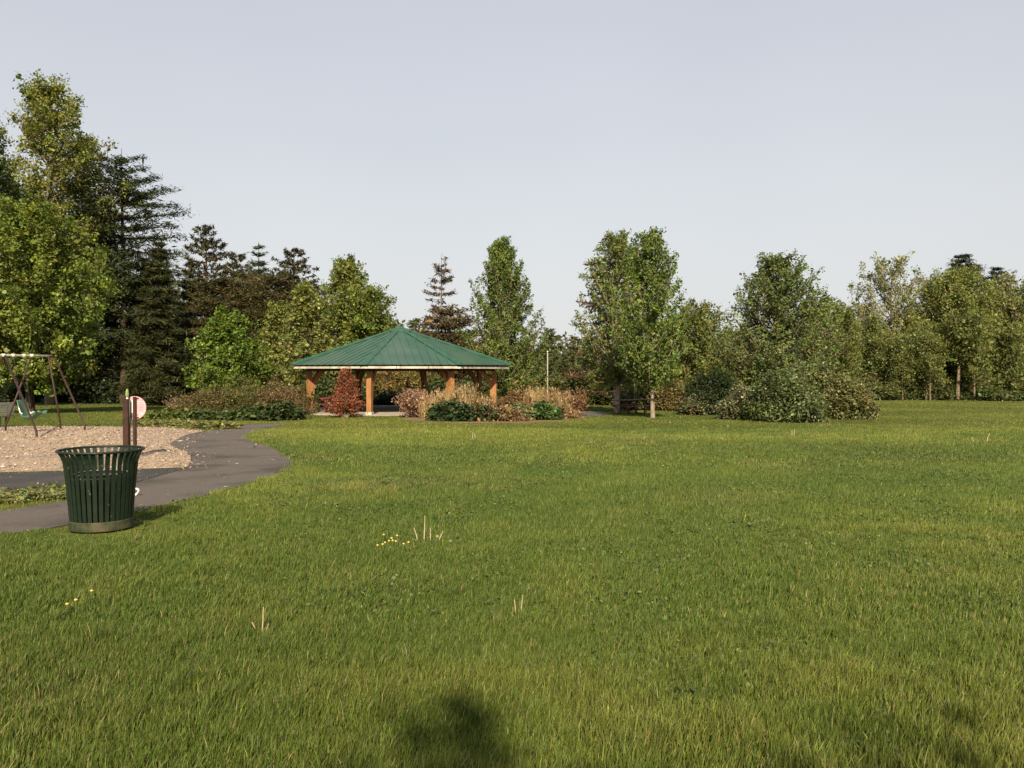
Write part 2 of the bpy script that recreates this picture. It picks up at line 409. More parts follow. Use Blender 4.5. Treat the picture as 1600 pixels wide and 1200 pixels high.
def conifer(seed, H, cb, R, base, whorls=22, per=6, slope=0.12, droop=0.0, curve=0.15, npb=90, nl=0.34, nw=0.075, spread=0.30, tr=0.2, bark='bark_dark',
            prof=None, tuft=False, sparse=0.0, up=0.5, var=0.25, cvar=0.2, dry=0.0, hang=0.0, drycol=(0.16, 0.09, 0.04), lat=0.35, nin=0.15):
    rng = np.random.default_rng(seed)
    if prof is None: prof = lambda s: np.clip((1 - s), 0, 1) ** 0.85 * (0.35 + 0.65 * np.clip(s / 0.12, 0, 1))
    paths = []
    k = 8; tz = np.linspace(0, 1, k)
    trunk = np.stack([rng.normal(size=k).cumsum() * 0.03, rng.normal(size=k).cumsum() * 0.03, tz * H], 1); trunk[0, :2] = 0
    rad = tr * (1 - tz) ** 0.85 + 0.012; rad[0] = tr * 1.3
    paths.append((trunk, rad))
    pts = []; cid = []; axs = []; nc = 0
    for w in range(whorls):
        s = (w + 0.5 * rng.random()) / whorls
        z = cb + s * (H - cb) * 0.985
        tx, ty = np.interp(z, trunk[:, 2], trunk[:, 0]), np.interp(z, trunk[:, 2], trunk[:, 1])
        a0 = rng.random() * 6.28
        m = per if s < 0.85 else max(3, per - 2)
        for b in range(m):
            if rng.random() < sparse: continue
            L = R * float(prof(s)) * (0.62 + 0.5 * rng.random()) + 0.12
            az = a0 + b * 2 * PI / m + rng.normal() * 0.25
            h = np.array([math.cos(az), math.sin(az), 0])
            zz = z + rng.normal() * 0.12 * (H - cb) / whorls
            c = np.array([tx, ty, zz])
            sl = slope + 0.5 * max(0, s - 0.6) + rng.normal() * 0.06
            mid = c + h * L * 0.55 + np.array([0, 0, L * (sl * 0.5 - droop * 0.6)])
            e = c + h * L + np.array([0, 0, L * (sl - droop + curve)])
            bb = bez(c, mid, e, 5)
            r0 = max(0.01, min(tr * 0.3, 0.022 * L))
            paths.append((bb, r0 * (1 - np.linspace(0, 1, 5)) ** 0.7 + 0.005))
            side = np.array([-h[1], h[0], 0])
            ncl = max(3, int(3 + L * 2.4))
            for q in range(ncl):
                u = nin + (1 - nin) * (q + rng.random()) / ncl
                p = (1 - u) ** 2 * c + 2 * u * (1 - u) * mid + u * u * e
                sd = (rng.random() * 2 - 1)
                ln = lat * L * (1.05 - 0.6 * u) * (0.5 + 0.6 * rng.random())
                dv = side * np.sign(sd) * (0.35 + 0.65 * abs(sd)) + h * 0.7
                tip = p + dv * ln + np.array([0, 0, -hang * ln + 0.05])
                mm = max(4, int(npb * (0.6 + 0.8 * rng.random()) / 6))
                if tuft:
                    pp = tip + unit(rng.normal(size=(mm, 3))) * nl * 0.45
                    ax = unit(pp - tip)
                else:
                    v = rng.random((mm, 1))
                    pp = p + (tip - p) * v + rng.normal(size=(mm, 3)) * np.array([spread, spread, spread * 0.38]) * (0.35 + 0.12 * L)
                    if hang: pp[:, 2] -= rng.random(mm) * hang * 0.5
                    ax = unit(dv + rng.normal(size=(mm, 3)) * 0.5 + np.array([0, 0, -hang * 0.8]))
                pts.append(pp); axs.append(ax); cid.append(np.full(mm, nc)); nc += 1
    P = np.concatenate(pts); cid = np.concatenate(cid); ax = np.concatenate(axs)
    P[:, 2] = np.maximum(P[:, 2], 0.1)
    cen = np.stack([P[:, 0] * 0, P[:, 1] * 0, P[:, 2] - 0.5], 1)
    crown = crown_mesh('crown', rng, P, cid, nl, base, up, cen, aspect=nw / nl, var=var, cvar=cvar, dry=dry, axis=ax, axw=0.75, outw=0.3, drycol=drycol)
    return tubes_mesh('trunk', paths, 6), crown, bark, 'needle'

def shrub(seed, rx, ry, h, base, ncl=120, lpc=40, size=0.10, sig=0.16, up=0.4, var=0.25, cvar=0.25, dry=0.0, drycol=(0.24, 0.16, 0.08), lump=0.25,
          stems=14, bark='bark_dark', aspect=0.6, low=0.0, shell=0.55, upt=0.0, twr=0.012, blossom=0.0):
    """a mound of foliage on stems"""
    rng = np.random.default_rng(seed)
    d = unit(rng.normal(size=(ncl, 3))); d[:, 2] = np.abs(d[:, 2]) - low
    lob = unit(rng.normal(size=(7, 3))); lob[:, 2] = np.abs(lob[:, 2])
    bump = 1 - lump + lump * 1.5 * np.max(np.clip(d @ lob.T, 0, 1) ** 4, axis=1)
    rad = (shell + (1 - shell) * rng.random(ncl) ** 0.5) * bump
    C = d * rad[:, None] * np.array([rx, ry, h * 0.92]) + np.array([0, 0, h * 0.06])
    C[:, 2] = np.maximum(C[:, 2], 0.05)
    n = np.maximum(4, (lpc * (0.5 + rng.random(ncl))).astype(int))
    cid = np.repeat(np.arange(ncl), n)
    P = C[cid] + rng.normal(size=(len(cid), 3)) * sig * np.array([1, 1, 0.75 + upt])
    P[:, 2] = np.maximum(P[:, 2], 0.02 + rng.random(len(P)) * 0.05)
    fol = crown_mesh('foliage', rng, P, cid, size, base, up, np.array([0, 0, h * 0.1]), aspect=aspect, var=var, cvar=cvar, dry=dry, drycol=drycol)
    paths = []
    for i in range(stems):
        e = C[rng.integers(ncl)] * np.array([0.95, 0.95, 1.0])
        b0 = np.array([e[0] * 0.25 + rng.normal() * 0.05, e[1] * 0.25 + rng.normal() * 0.05, -0.03])
        mid = np.array([e[0] * 0.5, e[1] * 0.5, e[2] * 0.65])
        paths.append((bez(b0, mid, e, 5), twr * (1 - np.linspace(0, 1, 5) * 0.8)))
    return tubes_mesh('stems', paths, 5), fol, bark, 'leaf'

def twiggy(seed, R, h, ns, base, lpc=14, size=0.06, spread=0.5, bark='bark', sub=4, twr=0.012, bare=0.35, cone=False, sig=0.09, dry=0.0, var=0.3):
    """a see-through shrub: rising stems with branchlets and sparse leaves"""
    rng = np.random.default_rng(seed)
    paths = []; pts = []; cid = []; nc = 0
    for i in range(ns):
        az = rng.random() * 6.283; r = R * math.sqrt(rng.random())
        hh = h * (0.6 + 0.45 * rng.random()) * (1 - 0.35 * r / R)
        if cone: hh = h * (1 - r / R * 0.8) * (0.85 + 0.2 * rng.random())
        b0 = np.array([math.cos(az) * r * (1 - spread) * 0.5, math.sin(az) * r * (1 - spread) * 0.5, -0.03])
        e = np.array([math.cos(az) * r, math.sin(az) * r, hh])
        mid = b0 * 0.4 + e * 0.6 * np.array([1, 1, 0]) * 0.8 + np.array([0, 0, hh * 0.6])
        p = bez(b0, mid, e, 6)
        paths.append((p, twr * (1 - np.linspace(0, 1, 6) * 0.8)))
        for j in range(sub):
            u = bare + (1 - bare) * rng.random()
            q = (1 - u) ** 2 * b0 + 2 * u * (1 - u) * mid + u * u * e
            dr = unit((rng.normal(size=3) + np.array([math.cos(az), math.sin(az), 0.6]))[None])[0]
            L = (0.12 + 0.22 * rng.random()) * h * 0.6
            if cone: L *= 0.25 + 0.75 * max(0.0, 1 - q[2] / h)
            paths.append((np.stack([q, q + dr * L * 0.5, q + dr * L + np.array([0, 0, L * 0.2])]), np.array([twr * .45, twr * .35, twr * .15])))
            m = max(2, int(lpc * (0.5 + rng.random())))
            pts.append(q + dr * L * rng.random((m, 1)) + rng.normal(size=(m, 3)) * sig); cid.append(np.full(m, nc)); nc += 1
    P = np.concatenate(pts); cid = np.concatenate(cid); P[:, 2] = np.maximum(P[:, 2], 0.03)
    fol = crown_mesh('foliage', rng, P, cid, size, base, 0.3, np.array([0, 0, h * .3]), var=var, dry=dry)
    return tubes_mesh('stems', paths, 5), fol, bark, 'leaf'

def tall_grass(seed, R, h, n, base, arch=0.25, w=0.012, plume=0.3, seedcol=(0.42, 0.30, 0.16)):
    """ornamental grass: a tuft of arching blades, some with seed heads"""
    rng = np.random.default_rng(seed)
    az = rng.random(n) * 6.283; r0 = R * 0.6 * np.sqrt(rng.random(n))
    hh = h * (0.35 + 0.75 * rng.random(n) ** 0.9); out = R * (0.15 + 0.85 * rng.random(n)) * (arch * 2)
    dirv = np.stack([np.cos(az), np.sin(az), 0 * az], 1)
    b = dirv * r0[:, None]
    side = np.stack([-np.sin(az + rng.normal(size=n)), np.cos(az), 0 * az], 1) * (w * (0.7 + 0.6 * rng.random(n)))[:, None]
    m = b + dirv * (out * 0.35)[:, None] + np.array([0, 0, 1.0]) * (hh * 0.6)[:, None]
    t = b + dirv * out[:, None] + np.array([0, 0, 1.0]) * hh[:, None]
    V = np.stack([b - side, b + side, m + side * 0.9, m - side * 0.9, t + side * 0.25, t - side * 0.25], 1).reshape(-1, 3)
    i = np.arange(n)[:, None] * 6
    Fc = np.concatenate([i + np.array([[0, 1, 2, 3]]), i + np.array([[3, 2, 4, 5]])])
    c = tint(rng, base, n, 0.25, 0.1)
    C = np.repeat(c, 6, 0)
    k = int(n * plume)
    if k:
        P = np.repeat(t[:k], 5, 0) + rng.normal(size=(k * 5, 3)) * np.array([0.02, 0.02, 0.07])
        V2, F2 = leaf_quads(rng, P, 0.10, 0.0, None, 0.3, np.array([0, 0, 1.0]), 0.8)
        C2 = np.repeat(tint(rng, seedcol, len(P), 0.2), 4, 0)
        Fc2 = F2 + len(V)
        return npmesh('blades', np.concatenate([V, V2]), [np.concatenate([Fc, Fc2])], np.concatenate([C, C2]))
    return npmesh('blades', V, [Fc], C)

def plant(kind, parts, loc, label, cat, group=None, rz=0.0, scale=None, names=('trunk', 'crown')):
    wood, crown, bark, leafm = parts
    r = thing(kind, loc, rz, label, cat, group)
    link(names[0], wood, M[bark], r); link(names[1], crown, M[leafm], r)
    if scale: r.scale = (scale, scale, scale) if not hasattr(scale, '__len__') else scale
    return r

def replant(src, loc, label, rz=0.0, scale=1.0, group=None, kind=None):
    r = src.copy(); COL.objects.link(r); r.location = loc; r.rotation_euler = (0, 0, rz)
    r.scale = (scale, scale, scale) if not hasattr(scale, '__len__') else scale
    r['label'] = label
    if group: r['group'] = group
    for ch in list(src.children):
        c = ch.copy(); COL.objects.link(c); c.parent = r
    return r

# ------------------------------------------------------------------ setting: lawn, paths, beds
def smooth_poly(px, closed=True, n=4):
    """Catmull-Rom through ground points given in photo pixels"""
    P = [Vector((*gp(*p), 0)) for p in px]
    return P

def dens(poly, step):
    out = []
    for i in range(len(poly)):
        a = Vector(poly[i][:2]); b = Vector(poly[(i + 1) % len(poly)][:2])
        k = max(1, int((b - a).length / step))
        for j in range(k): out.append(a + (b - a) * j / k)
    return out

def crom(pts, n=5):
    out = []
    P = [np.array(p[:2], float) for p in pts]
    for i in range(len(P) - 1):
        p0 = P[max(i - 1, 0)]; p1 = P[i]; p2 = P[i + 1]; p3 = P[min(i + 2, len(P) - 1)]
        for t in np.linspace(0, 1, n, endpoint=False):
            out.append(0.5 * ((2 * p1) + (-p0 + p2) * t + (2 * p0 - 5 * p1 + 4 * p2 - p3) * t * t + (-p0 + 3 * p1 - 3 * p2 + p3) * t ** 3))
    out.append(P[-1])
    return [tuple(p) for p in out]

from mathutils.geometry import delaunay_2d_cdt
def sheet(name, poly, dz, mat, step=0.8, label=None, cat=None, bump=0.0):
    b = dens(poly, step); n = len(b)
    xs = [p.x for p in b]; ys = [p.y for p in b]
    gx, gy = np.meshgrid(np.arange(min(xs), max(xs), step), np.arange(min(ys), max(ys), step))
    gx, gy = gx.ravel() + 0.013, gy.ravel() + 0.017
    m = inpoly(gx, gy, [(p.x, p.y) for p in b])
    pts = b + [Vector((x, y)) for x, y in zip(gx[m], gy[m])]
    v, e, f, _, _, _ = delaunay_2d_cdt(pts, [(i, (i + 1) % n) for i in range(n)], [], 1, 1e-4)
    va = np.array([(p.x, p.y) for p in v])
    z = g(va[:, 0], va[:, 1]) + dz
    if bump:
        ins = np.arange(len(va)) >= n
        z = z + ins * bump * vnoise(va[:, 0], va[:, 1], 0.7, 5)
    me = bpy.data.meshes.new(name)
    me.from_pydata([(x, y, zz) for (x, y), zz in zip(va, z)], [], [tuple(k) for k in f])
    bm = bmesh.new(); bm.from_mesh(me); bmesh.ops.recalc_face_normals(bm, faces=bm.faces)
    if sum(fc.normal.z for fc in bm.faces) < 0: bmesh.ops.reverse_faces(bm, faces=bm.faces)
    bm.to_mesh(me); bm.free()
    o = link(name, me, mat)
    return tag(o, label, cat, None, 'structure')

# lawn: one sheet to the horizon
ax = np.concatenate([[-900, -500, -300, -200, -140, -100, -80, -65, -55, -50, -45], np.arange(-40, 41, 1.0), [45, 50, 55, 65, 80, 100, 140, 200, 300, 500, 900]])
ay = np.concatenate([[-300, -120, -60, -40, -25, -15, -8, -4], np.arange(0, 101, 1.0), [104, 107, 109, 110, 115, 130, 160, 220, 320, 500, 900, 1600]])
X, Y = np.meshgrid(ax, ay); Zg = g(X, Y)
nx, ny = len(ax), len(ay)
ii = (np.arange(ny - 1)[:, None] * nx + np.arange(nx - 1)[None, :]).ravel()
lawn = link('lawn', npmesh('lawn', np.stack([X.ravel(), Y.ravel(), Zg.ravel()], 1), [np.stack([ii, ii + 1, ii + nx + 1, ii + nx], 1)], smooth=True), M['lawn'])
tag(lawn, 'wide green lawn falling gently away to the trees', 'lawn', None, 'structure')

right_edge = [(452, 661.5), (419, 669), (397, 674.5), (386, 680), (384.6, 686), (399, 692), (419, 697.5), (436, 707), (451, 718), (457, 724.5), (452, 732.6), (435, 742), (402.5, 752), (370, 761.5), (337.5, 769.5), (300, 780.5), (210, 800), (106, 821), (60, 829), (0, 837)]
left_edge = [(364, 666.5), (337.5, 671.5), (319, 674.5), (297, 678.5), (276, 688), (265, 696), (281, 705), (294, 712), (297.5, 721), (291, 731.5)]
lower_left = [(291, 732), (210, 755.5), (130, 777), (102, 784), (50, 791), (0, 799)]
rE = crom([gp(*p) for p in right_edge]); lE = crom([gp(*p) for p in left_edge])
lL = [gp(*p) for p in lower_left]
rE = rE + [gp(-260, 885), ]
lL = lL + [gp(-260, 838)]
path_poly = rE + lL[::-1] + lE[::-1] + [gp(372, 664), gp(419, 663), gp(452, 660)]
path_poly = [p for i, p in enumerate(path_poly) if i == 0 or math.dist(p, path_poly[i - 1]) > 0.03]
sheet('path', path_poly, 0.008, M['asphalt'], 0.5, 'grey asphalt footpath curving from the bin towards the pavilion', 'path')
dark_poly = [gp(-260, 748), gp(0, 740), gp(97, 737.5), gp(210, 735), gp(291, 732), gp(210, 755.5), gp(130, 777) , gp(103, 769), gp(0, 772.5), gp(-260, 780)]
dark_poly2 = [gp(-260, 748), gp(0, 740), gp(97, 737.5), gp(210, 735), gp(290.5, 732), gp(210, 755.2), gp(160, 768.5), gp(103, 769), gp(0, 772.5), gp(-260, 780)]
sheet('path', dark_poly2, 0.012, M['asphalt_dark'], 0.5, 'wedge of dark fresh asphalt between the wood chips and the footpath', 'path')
mulch_poly = [gp(-380, 668), gp(0, 667), gp(100, 667), gp(190, 668), gp(250, 669), gp(300, 672), gp(319, 674.5)] + lE[15:] + [gp(210, 734.6), gp(97, 737.1), gp(0, 739.6), gp(-380, 748)]
mulch_poly = [p for i, p in enumerate(mulch_poly) if i == 0 or math.dist(p, mulch_poly[i - 1]) > 0.03]
sheet('mulch', mulch_poly, 0.016, M['mulch'], 0.3, 'pale wood chip bed of the playground', 'mulch', 0.03)
dirt_poly = [gp(-200, 636), gp(230, 634), gp(290, 633.5), gp(300, 638), gp(290, 641), gp(230, 642), (gp(-200, 642))]
bed_poly = [gp(622, 656), gp(668, 659.5), gp(720, 661.5), gp(800, 661.5), gp(870, 658.5), gp(915, 652.5), gp(925, 645), gp(905, 638), gp(800, 637), gp(775, 642), gp(720, 645), gp(690, 648), gp(640, 652.5)]
sheet('garden_soil', bed_poly, 0.008, M['soil'], 0.6, 'reddish brown bare soil of the planting bed', 'soil')
apron_poly = [gp(900, 653.5), gp(930, 651.5), gp(958, 647), gp(940, 643), gp(918, 643.5), gp(905, 647)]
sheet('path', apron_poly, 0.012, M['asphalt'], 0.6, 'short stub of grey path at the end of the planting bed', 'path')
far_path = [gp(560, 627.6), gp(900, 627), gp(965, 626.5), gp(1010, 626.5), gp(1010, 628), gp(960, 628.2), gp(900, 628.6), gp(560, 629)]
sheet('path', far_path, 0.02, M['dirt'], 2.0, 'thin strip of pale track far behind the planting bed', 'path')
bare = [path_poly, dark_poly2, mulch_poly, bed_poly, apron_poly]
weed_bed = [gp(-260, 781), gp(0, 772.5), gp(103, 769), gp(135, 770), gp(128, 777), gp(102, 784), gp(50, 791), gp(0, 799), gp(-260, 838)]

# ------------------------------------------------------------------ pavilion
PC = Vector((-6.22, 45.5, 0)); PTH = math.radians(14)
RC, RE = 5.3, 6.12
FLOOR = -0.70
def oc(R, k, z=0.0):
    a = -PI / 2 + PTH + k * PI / 4 + PI / 8
    return Vector((R * math.cos(a), R * math.sin(a), z))
pav = thing('pavilion', (PC.x, PC.y, FLOOR), 0, 'eight sided open picnic pavilion with a green metal roof on timber posts', 'pavilion')
def rel(z): return z - FLOOR
EAVE, APEX, BEAMB = rel(1.74), rel(3.78), rel(1.44)
SLABR = 6.05
slab_pts = [oc(SLABR, k) for k in range(8)]
mb = MB(); mb.prism([p + Vector((0, 0, -0.25)) for p in slab_pts], (0, 0, 1), 0.5); mb.build('floor_slab', M['concrete'], pav)
for k in range(8):
    # a post: tapering timber with a curved arm reaching inwards under the roof
    base = oc(RC, k); inward = -base.normalized(); side = Vector((-inward.y, inward.x, 0))
    W = 0.24
    mb = MB()
    def P(u, z): return base + inward * u + Vector((0, 0, z))
    out = -0.02
    prof = [P(-0.13, 0.12), P(0.15, 0.12), P(0.17, 0.6), P(0.21, 1.0), P(0.27, 1.3), P(0.36, 1.55), P(0.52, 1.82), P(0.74, 2.02), P(0.98, BEAMB + 0.1), P(0.62, BEAMB + 0.1), P(0.40, 1.99), P(0.24, 1.74), P(0.12, 1.52), P(0.10, BEAMB - 0.002), P(-0.13, BEAMB - 0.002)]
    # split the outline in convex pieces
    left = [prof[0], prof[1], prof[2], prof[3], prof[4], prof[12], prof[13], prof[14]]
    mb.prism(left, side, W)
    arm = [(4, 5, 11, 12), (5, 6, 10, 11), (6, 7, 9, 10), (7, 8, 9)]
    for q in arm: mb.prism([prof[i] for i in q], side, W - 0.012)
    mb.prism([P(-0.134, 0.13), P(-0.134, BEAMB - 0.01), P(-0.10, BEAMB - 0.01), P(-0.10, 0.13)], side, 0.05)
    post = mb.build('post', M['wood'], pav)
    mb = MB(); mb.box(base + inward * 0.01 + Vector((0, 0, 0.06)), (0.36, 0.32, 0.14), Matrix.Rotation(math.atan2(inward.y, inward.x), 3, 'Z'))
    mb.build('footing', M['gutter'], post, bevel=0.01)
for k in range(8):
    a, b = oc(RC - 0.02, k, BEAMB + 0.13), oc(RC - 0.02, k + 1, BEAMB + 0.13)
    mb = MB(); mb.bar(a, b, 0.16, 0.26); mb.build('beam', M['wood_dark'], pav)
    a, b = oc(RE - 0.01, k, EAVE - 0.115), oc(RE - 0.01, k + 1, EAVE - 0.115)
    mb = MB(); d = (b - a).normalized()
    L = (b - a).length; nseg = 3
    for j in range(nseg): mb.bar(a + d * (L * j / nseg + 0.012), a + d * (L * (j + 1) / nseg - 0.012), 0.05, 0.115)
    mb.build('fascia', M['gutter'], pav)
mb = MB()
V = [oc(RE - 0.06, k, EAVE - 0.04) for k in range(8)] + [Vector((0, 0, APEX - 0.10))]
mb.poly(V, [(k, (k + 1) % 8, 8) for k in range(8)])
V = [oc(RE - 0.06, k, EAVE - 0.16) for k in range(8)] + [oc(RC - 0.12, k, EAVE - 0.16 + 0.0) for k in range(8)]
mb.poly(V, [(k, (k + 1) % 8, 8 + (k + 1) % 8, 8 + k) for k in range(8)])
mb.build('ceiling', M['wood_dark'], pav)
RO = RE + 0.10
for k in range(8):
    a, b, c = oc(RO, k, EAVE), oc(RO, k + 1, EAVE), Vector((0, 0, APEX))
    nrm = (b - a).cross(c - a).normalized()
    mb = MB()
    mb.prism([a + nrm * .01, b + nrm * .01, c + nrm * .01], nrm, 0.03)
    mid = (a + b) / 2; e = (b - a).normalized(); half = (b - a).length / 2; up = (c - mid)
    nr = 12
    for j in range(nr):
        u = -half + (j + 0.5) * 2 * half / nr
        t = 1 - abs(u) / half
        p0 = mid + e * u + nrm * 0.038 - up.normalized() * 0.02; p1 = p0 + up * t * 0.97
        mb.bar(p0, p1, 0.055, 0.04, nrm)
    mb.build('roof_panel', M['roof'], pav)
for k in range(8):
    a, c = oc(RO + 0.01, k, EAVE + 0.085), Vector((0, 0, APEX + 0.085))
    h = oc(1, k); sd = Vector((-h.y, h.x, 0)); dn = Vector((0, 0, -0.055))
    mb = MB(); w = 0.19
    mb.poly([a + sd * w + dn, a + Vector((0, 0, .045)), a - sd * w + dn, c + sd * w * .5 + dn * .2, c + Vector((0, 0, .045)), c - sd * w * .5 + dn * .2,
             a + sd * w + dn * 1.35, a - sd * w + dn * 1.35, c + sd * w * .5 + dn * .5, c - sd * w * .5 + dn * .5],
            [(0, 1, 4, 3), (1, 2, 5, 4), (0, 3, 8, 6), (2, 7, 9, 5), (0, 6, 7, 2, 1)])
    mb.build('ridge_cap', M['roof_cap'], pav)
mb = MB(); mb.lathe([(0.62, APEX - 0.17), (0.60, APEX - 0.10), (0.30, APEX + 0.06), (0.03, APEX + 0.13)], 8, cap=True); mb.build('peak_cap', M['roof_cap'], pav)

# ------------------------------------------------------------------ picnic tables
def picnic_table(loc, rz, label, top_mat, frame_mat, L=1.85, group='picnic tables'):
    t = thing('picnic_table', loc, rz, label, 'picnic table', group)
    mb = MB()
    for i in range(5): mb.box((0, (i - 2) * 0.148, 0.735), (L, 0.138, 0.04))
    mb.build('tabletop', top_mat, t, bevel=0.006)
    for s in (-1, 1):
        mb = MB()
        for i in range(2): mb.box((0, s * (0.62 + i * 0.15), 0.445), (L, 0.14, 0.04))
        mb.build('bench_seat', top_mat, t, bevel=0.006)
    for sx in (-1, 1):
        x = sx * L * 0.33
        mb = MB(); r = 0.03
        # a bent pipe loop: under one bench, along the ground, up under the other bench
        pts = [(x, -0.80, 0.41), (x, -0.60, 0.41), (x, -0.45, 0.37), (x, -0.36, 0.22), (x, -0.36, 0.08), (x, -0.28, 0.03), (x, 0, 0.03), (x, 0.28, 0.03), (x, 0.36, 0.08), (x, 0.36, 0.22), (x, 0.45, 0.37), (x, 0.60, 0.41), (x, 0.80, 0.41)]
        mb.tube(pts, r, 8)
        mb.tube([(x, -0.26, 0.04), (x, -0.24, 0.70)], r, 8); mb.tube([(x, 0.26, 0.04), (x, 0.24, 0.70)], r, 8)
        mb.tube([(x, -0.34, 0.70), (x, 0.34, 0.70)], r * 0.8, 8)
        mb.tube([(x - sx * 0.02, 0, 0.68), (x - sx * 0.45, 0, 0.05)], r * 0.7, 8)
        mb.build('frame', frame_mat, t, smooth=True)
    return t
p = site(988, 41.0)
picnic_table(p, math.radians(38), 'dark brown picnic table on the lawn between two pale tree trunks', M['table_wood'], M['table_frame'], 1.85)
for px, Z, rz, lab in ((527, 42.6, 12, 'red picnic table under the pavilion roof, behind the rusty conifer'), (548, 46.2, 20, 'red picnic table farther back inside the pavilion, nearer the middle post')):
    q = site(px, Z); picnic_table((q.x, q.y, FLOOR + 0.004), math.radians(rz), lab, M['table_red'], M['table_red'], 1.8)

# ------------------------------------------------------------------ litter bin
BX, BY = (157 - 800) / F * 8.5, 8.5
bz = gz(BX, BY)
binr = thing('litter_bin', (BX, BY, bz), 0.1, 'dark green slatted litter bin with a flared top beside the path', 'litter bin')
mb = MB()
prof = [(0.290, 0.05), (0.298, 0.16), (0.311, 0.32), (0.325, 0.48), (0.340, 0.63), (0.350, 0.705), (0.368, 0.765), (0.395, 0.812), (0.405, 0.824)]
NS = 36
for j in range(NS):
    a = 2 * PI * j / NS
    er = Vector((math.cos(a), math.sin(a), 0)); et = Vector((-math.sin(a), math.cos(a), 0))
    V = []; Fc = []
    for i, (r, z) in enumerate(prof):
        w = 0.0195 * (1.0 + 0.12 * (z > 0.7))
        c = er * r + Vector((0, 0, z)); nrm = er * 0.004
        V += [c - et * w - nrm, c + et * w - nrm, c + et * w + nrm, c - et * w + nrm]
        if i:
            o = (i - 1) * 4
            for q in range(4): Fc.append((o + q, o + (q + 1) % 4, o + 4 + (q + 1) % 4, o + 4 + q))
    mb.poly(V, Fc)
mb.build('slat_cage', M['bin'], binr)
def ring(R, z, r, n=56): return [(R * math.cos(2 * PI * i / n), R * math.sin(2 * PI * i / n), z) for i in range(n)]
mb = MB(); mb.tube(ring(0.408, 0.828, 0), 0.0125, 8, closed=True); mb.build('top_rim', M['bin'], binr, smooth=True)
mb = MB(); mb.lathe([(0.303, 0.022), (0.306, 0.03), (0.306, 0.112), (0.303, 0.118), (0.297, 0.118), (0.297, 0.022), (0.303, 0.022)], 56); mb.build('base_band', M['bin_base'], binr, smooth=False)
mb = MB(); mb.lathe([(0.02, 0.03), (0.29, 0.03), (0.29, 0.04), (0.02, 0.04)], 40); mb.build('floor_plate', M['bin_base'], binr)
mb = MB(); mb.tube(ring(0.327, 0.56, 0), 0.006, 6, closed=True); mb.build('hoop', M['bin'], binr, smooth=True)
rng = np.random.default_rng(3)
mb = MB()
lp = [(0.19, 0.045), (0.225, 0.06), (0.235, 0.25), (0.245, 0.45), (0.25, 0.585), (0.24, 0.59), (0.23, 0.5), (0.2, 0.10)]
mb.lathe(lp, 36); lin = mb.build('liner', M['liner'], binr, smooth=True)
for v in lin.data.vertices:
    f = 1 + 0.045 * math.sin(7 * math.atan2(v.co.y, v.co.x) + 9 * v.co.z)
    v.co.x *= f; v.co.y *= f
mb = MB(); mb.tube(ring(0.249, 0.588, 0), 0.006, 6, closed=True); mb.build('liner_lip', M['liner_rim'], lin, smooth=True)
for i, (dx, dy) in enumerate(((-0.035, -0.262), (0.045, -0.266))):
    bmx = bmesh.new(); bmesh.ops.create_icosphere(bmx, subdivisions=2, radius=0.017)
    for v in bmx.verts: v.co *= 0.8 + 0.4 * rng.random()
    me = bpy.data.meshes.new('paper_scrap'); bmx.to_mesh(me); bmx.free()
    o = link('paper_scrap', me, M['white'], None, (BX + dx, BY + dy, bz + 0.058))
    tag(o, 'left of two small white paper scraps low inside the bin' if i == 0 else 'right of two small white paper scraps low inside the bin', 'litter', 'paper scraps in the bin')
# crumpled white cup ring on the path behind the bin
lx, ly = gp(209, 776)
mb = MB(); pts = [(0.045 * math.cos(t) + 0.008 * math.sin(3 * t), 0.012 * math.sin(2 * t + 1), 0.055 + 0.045 * math.sin(t)) for t in np.linspace(0, 2 * PI, 18, endpoint=False)]
mb.tube(pts, [0.010 + 0.006 * math.sin(2 * t) ** 2 for t in np.linspace(0, 6.28, 18)], 7, closed=True)
o = mb.build('litter_ring', M['white'], None, smooth=True, loc=(lx, ly, gz(lx, ly) + 0.008)); tag(o, 'crumpled white ring of litter on the path just right of the bin', 'litter')

# ------------------------------------------------------------------ play post with pink disc
Zp = 16.6
pp = site(203, Zp); s_ = F / Zp
play = thing('play_panel', pp, 0, 'brown play post with a pink disc and a green leaf finial in the wood chips', 'play panel')
def hz(y): return EYE - pp.z + (HORIZ - y) * Zp / F
mb = MB(); mb.box((-0.075, 0, hz(623.5) / 2 - 0.05), (0.115, 0.11, hz(623.5) + 0.1)); mb.build('post', M['steel_brown'], play, bevel=0.008)
mb = MB(); mb.box((0.078, 0.03, hz(620) / 2 - 0.05), (0.058, 0.06, hz(620) + 0.1)); mb.build('post', M['steel_brown'], play, bevel=0.006)
mb = MB(); c = Vector((0.052, 0.085, hz(637.5)))
n = 40; R_ = 18.2 / s_
V = [(c.x + R_ * math.cos(2 * PI * i / n), c.y - 0.012, c.z + R_ * math.sin(2 * PI * i / n)) for i in range(n)] + [(c.x + R_ * math.cos(2 * PI * i / n), c.y + 0.012, c.z + R_ * math.sin(2 * PI * i / n)) for i in range(n)]
mb.poly(V, [tuple(range(n)), tuple(range(2 * n - 1, n - 1, -1))] + [(i, n + i, n + (i + 1) % n, (i + 1) % n) for i in range(n)])
disc = mb.build('disc', M['pink'], play)
mb = MB()
for i in range(9):
    z = c.z + 0.14 - i * 0.034
    w = 0.085 if i not in (0, 8) else 0.05
    if 1 <= i <= 6: mb = MB(); mb.box((c.x + 0.155 - abs(i - 3.5) * 0.004, c.y - 0.0145, z), (w, 0.004, 0.012)); mb.build('print_line', M['pink_dark'], disc)
mb = MB(); mb.box((c.x + 0.13, c.y - 0.0145, c.z + 0.16), (0.075, 0.004, 0.009)); mb.build('print_line', M['pink_dark'], disc)
